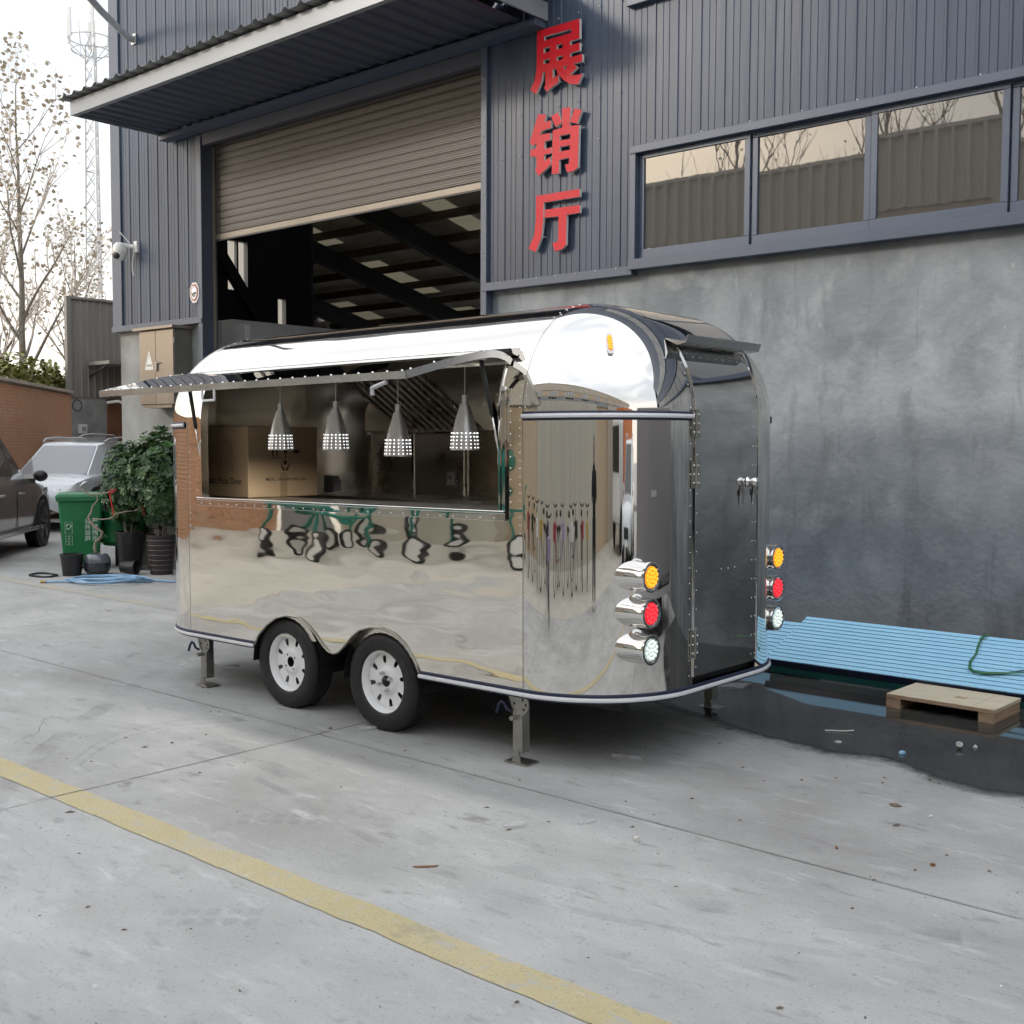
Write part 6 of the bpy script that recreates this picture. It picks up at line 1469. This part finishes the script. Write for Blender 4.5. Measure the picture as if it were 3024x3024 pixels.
# bicycles
def bike(loc, rz, frame, lab):
    b = lempty('bicycle', loc, rz, lab, 'bicycle', 'bicycles parked along the opposite wall')
    wm = MB()
    for x in (-.52, .52):
        w = MB().tube([(x+.31*math.cos(R(a)), 0, .33+.31*math.sin(R(a))) for a in range(0, 360, 18)], .022, 6, closed=True).build('wheel', 'tyre', b)
        sp_ = MB()
        for k in range(6): a = R(30*k); sp_.tube([(x-.3*math.cos(a), 0, .33-.3*math.sin(a)), (x+.3*math.cos(a), 0, .33+.3*math.sin(a))], .004, 3)
        sp_.build('spokes', 'galv', w)
    MB().tube([(-.52,0,.33),(-.05,0,.33),(-.18,0,.85)], .018, 6).tube([(-.05,0,.33),(.36,0,.78),(.40,0,.95)], .022, 6).tube([(-.14,0,.72),(.37,0,.80)], .02, 6).tube([(.38,0,.9),(.52,0,.33)], .018, 6).build('frame', frame, b)
    MB().box(-.32, -.05, -.08, .08, .85, .92).build('saddle', 'cloth_black', b, bevel=.03)
    MB().tube([(.30,-.28,1.02),(.40,-.1,1.0),(.40,.1,1.0),(.30,.28,1.02)], .014, 6).build('handlebar', 'car_trim', b)
    MB().box(.42, .68, -.13, .13, .62, .82).build('basket', frame, b)
    MB().box(-.62, -.28, -.10, .10, .66, .72).build('carrier', 'car_trim', b)
    return b
cols = ['frame_red', 'frame_black', 'frame_white', 'frame_yellow', 'frame_black', 'frame_red', 'frame_lilac', 'frame_white', 'frame_black', 'frame_red', 'frame_yellow', 'frame_black']
cname = {'frame_red': 'dark red', 'frame_black': 'black', 'frame_white': 'white', 'frame_yellow': 'yellow', 'frame_lilac': 'lilac'}
rnd = random.Random(77)
for i, c_ in enumerate(cols): bike((-8.6+.95*i+rnd.uniform(-.2,.2), -2.95+rnd.uniform(-.4,.5), 0), R(90)+rnd.uniform(-.6,.6), c_, '%s %s bicycle from the right in the mirrored row' % (ordn[sum(1 for q in cols[i+1:] if q == c_)], cname[c_]))
bike((-4.5, -.75, 0), R(75), 'frame_lilac', 'lilac bicycle standing alone before the mirrored row')
# green wheeled frames, one with a white tank
def cart(loc, rz, lab, tank):
    c = lempty('wheeled_cart', loc, rz, lab, 'cart', 'green carts across the yard')
    MB().tube([(-1.1,-.4,.75),(1.0,-.4,.75),(1.3,0,.62),(1.0,.4,.75),(-1.1,.4,.75)], .04, 8, closed=True).build('frame', 'green_machine', c)
    for x, y in ((-.9,-.4),(-.9,.4),(.6,-.4),(.6,.4)): MB().tube([(x,y,.75),(x*1.15,y*1.2,.3)], .03, 6).build('leg', 'green_machine', c)
    MB().tube([(.9,-.3,.78),(1.3,-.3,1.05),(1.5,-.3,1.1)], .025, 6).tube([(.9,.3,.78),(1.3,.3,1.05),(1.5,.3,1.1)], .025, 6).build('handles', 'green_machine', c)
    for x, y in ((-.9,-.5),(-.9,.5),(.85,-.5),(.85,.5)):
        w = MB().lathe([(.12,-.03),(.19,-.035),(.2,0),(.19,.035),(.12,.03)], 20, (x,y,.2), (0,1,0)).build('wheel', 'tyre', c, smooth=True); MB().lathe([(.0,-.032),(.13,-.032)], 14, (x,y,.2), (0,1,0)).lathe([(.0,.032),(.13,.032)], 14, (x,y,.2), (0,1,0)).build('hub', 'white_plastic', w)
    if tank:
        t = MB().lathe([(.0,-.75),(.2,-.74),(.3,-.62),(.33,-.4),(.33,.4),(.3,.62),(.2,.74),(.0,.75)], 24, (-.1,0,1.1), (1,0,0)).build('tank', 'white_plastic', c, smooth=True)
        bb = MB().box(-.5, .3, .325, .335, 1.05, 1.17).build('red_band', 'frame_red', t)
    else: MB().lathe([(.12,-.35),(.38,-.1),(.40,.25),(.28,.5),(.2,.52)], 20, (-.1,0,1.2), (.5,0,.86)).build('drum', 'green_machine', c, smooth=True)
    return c
cart((-13.1, -2.0, 0), R(15), 'green wheeled frame with white tank, mirrored in the trailer side', True)
cart((-10.9, -3.2, 0), R(-10), 'green drum mixer on wheels, mirrored nearest the trailer seam', False)
cart((-14.2, -3.6, 0), R(80), 'green drum mixer on wheels standing before the brick wall', False)
gt_ = MB().box(-17.25, -15.9, -4.55, -4.45, 0, 2.5).build('yard_gate', 'grey_band'); tag(gt_, 'dark grey sheet gate at the yard corner across from the trailer', 'gate')
# orange lorry box, white van, grey trailer
lo_ = lempty('box_lorry', (9.6, -2.1, 0), R(8), 'orange box lorry parked across the yard, mirrored in the trailer corner', 'lorry')
MB().box(0, 5.5, -1.15, 1.15, .95, 3.5).build('cargo_box', 'orange_paint', lo_, bevel=.03); MB().box(-1.7, -.1, -1.1, 1.1, .5, 2.3).build('cab', 'white_plastic', lo_, bevel=.15)
MB().box(-1.72, -1.69, -.95, .95, 1.35, 2.1).build('windscreen', 'car_glass', lo_); MB().box(-1.6, 5.4, -.5, .5, .6, .94).build('chassis', 'black_steel', lo_)
for x in (-1.0, 3.6):
    for y in (-1, 1): MB().lathe([(.0,-.12),(.42,-.12),(.44,0),(.42,.12),(.0,.12)], 20, (x,y,.44), (0,1,0)).build('wheel', 'tyre', lo_)
make_car('parked_van', 'white van across the yard, mirrored beside the orange lorry', (8.2, .9, 0), math.pi-.1, 'car_white', 'car_glass', H=1.9, belt=1.15)
gt = lempty('grey_trailer', (1.0, 5.6, 0), 0, 'plain grey food trailer mirrored in the polished rear corner', 'trailer')
MB().box(0, 1.9, -1.7, 1.7, .42, 2.35).build('body', 'grey_trailer', gt, bevel=.12)
MB().box(-.012, .0, -.5, .2, .55, 2.1).build('door', 'grey_trailer', gt, bevel=.004); MB().box(-.02, -.012, -.4, .1, 1.25, 1.31).build('door_handle', 'galv', gt)
MB().box(-.03, 1.93, -1.73, 1.73, .36, .43).build('skirt', 'galv', gt)
for y in (-.4, .45):
    for x in (.1, 1.8): MB().lathe([(.0,-.08),(.27,-.085),(.28,0),(.27,.085),(.0,.08)], 20, (x,y,.28), (1,0,0)).build('wheel', 'tyre', gt)
for x, y in ((.2,-1.5),(.2,1.5),(1.7,-1.5),(1.7,1.5)): MB().box(x-.03, x+.03, y-.03, y+.03, 0, .4).build('jack', 'zinc', gt)

# photographer
pe = lempty('person', (.30, -.40, 0), math.atan2(.754, -.657), 'person in black clothes holding up a phone, mirrored in the trailer', 'person')
def chain(name, pts, rs, mat, parent=pe, n=12):
    P_ = [Vector(p) for p in pts]; f2 = []; r2_ = []
    for i in range(len(P_)-1):
        p0, p1, p2, p3 = P_[max(i-1,0)], P_[i], P_[i+1], P_[min(i+2,len(P_)-1)]
        for k in range(5):
            t = k/5; f2.append(.5*((2*p1)+(p2-p0)*t+(2*p0-5*p1+4*p2-p3)*t*t+(3*p1-p0-3*p2+p3)*t**3)); r2_.append(rs[i]+(rs[i+1]-rs[i])*t)
    f2.append(P_[-1]); r2_.append(rs[-1]); return MB().tube(f2, r2_, n)
body = MB()
torso = [(.0,0,.90),(.0,0,1.0),(.01,0,1.15),(.0,0,1.32),(-.01,0,1.42),(-.005,0,1.48),(.0,0,1.53),(.01,0,1.58)]
def ell(pts, rx, ry, n=16):
    m = MB(); q = []
    for (x, y, z), a, b in zip(pts, rx, ry): q.append([(x+a*math.cos(2*math.pi*k/n), y+b*math.sin(2*math.pi*k/n), z) for k in range(n)])
    vs = [p for g_ in q for p in g_]; fs = [(i*n+k, i*n+(k+1) % n, (i+1)*n+(k+1) % n, (i+1)*n+k) for i in range(len(q)-1) for k in range(n)]
    return m.add(vs, fs+[tuple(range(n-1,-1,-1)), tuple((len(q)-1)*n+k for k in range(n))])
bm_body = ell(torso, [.12,.115,.115,.125,.10,.065,.05,.05], [.165,.155,.165,.20,.19,.09,.055,.05])
for s_ in (1, -1):
    l2 = chain('leg', [(0,s_*.09,.95),(.01,s_*.10,.70),(.02,s_*.105,.48),(-.01,s_*.11,.25),(-.02,s_*.11,.09)], [.095,.088,.065,.06,.045], ''); bm_body.add(l2.v, l2.f)
    a2 = chain('arm', [(0,s_*.17,1.42),(.05,s_*.23,1.26),(.12,s_*.22,1.17),(.24,s_*.14,1.33),(.32,s_*.075,1.50)], [.062,.052,.046,.040,.032], ''); bm_body.add(a2.v, a2.f)
bd = bm_body.build('body', 'cloth_black', pe, smooth=True)
rmsh = bd.modifiers.new('remesh', 'REMESH'); rmsh.mode = 'VOXEL'; rmsh.voxel_size = .018; rmsh.use_smooth_shade = True
hd_ = MB().ball((.02,0,1.67), .10, 20, 14, (1.0,.78,1.2))
hd_.ball((.115,0,1.655), .018, 8, 6).ball((.02,.078,1.66), .022, 8, 6, (.8,.5,1.3)).ball((.02,-.078,1.66), .022, 8, 6, (.8,.5,1.3))
hd_.build('head', 'skin', pe, smooth=True)
MB().ball((.0,0,1.70), .108, 18, 12, (1.0,.80,1.0)).build('hair', 'hair', pe, smooth=True)
for s_ in (1, -1):
    h_ = MB().ball((.335, s_*.065, 1.545), .035, 12, 8, (.6,.55,1.25))
    for k, ln_ in enumerate((.050,.058,.055,.045)): h_.tube([(.345, s_*(.07-.002*k), 1.585-.017*k), (.372, s_*.055, 1.59-.017*k), (.372, s_*(.055-ln_*.6), 1.59-.017*k)], [.0085,.008,.006], 7)
    h_.tube([(.32, s_*.06, 1.56), (.335, s_*.03, 1.585), (.345, s_*.012, 1.59)], [.010,.009,.007], 7)
    h_.build('hand', 'skin', pe, smooth=True)
    MB().ball((.04, s_*.11, .045), .05, 12, 8, (2.3,.85,.85)).build('shoe', 'shoe', pe, smooth=True)
ph = lempty('phone', (.30, -.40, 0), math.atan2(.754, -.657), 'dark phone held up in both hands, mirrored in the trailer', 'phone')
MB().box(.360, .368, -.038, .038, 1.53, 1.69).build('case', 'black_plastic', ph, bevel=.003); MB().box(.3595, .3600, -.034, .034, 1.54, 1.68).build('screen', 'car_glass', ph)
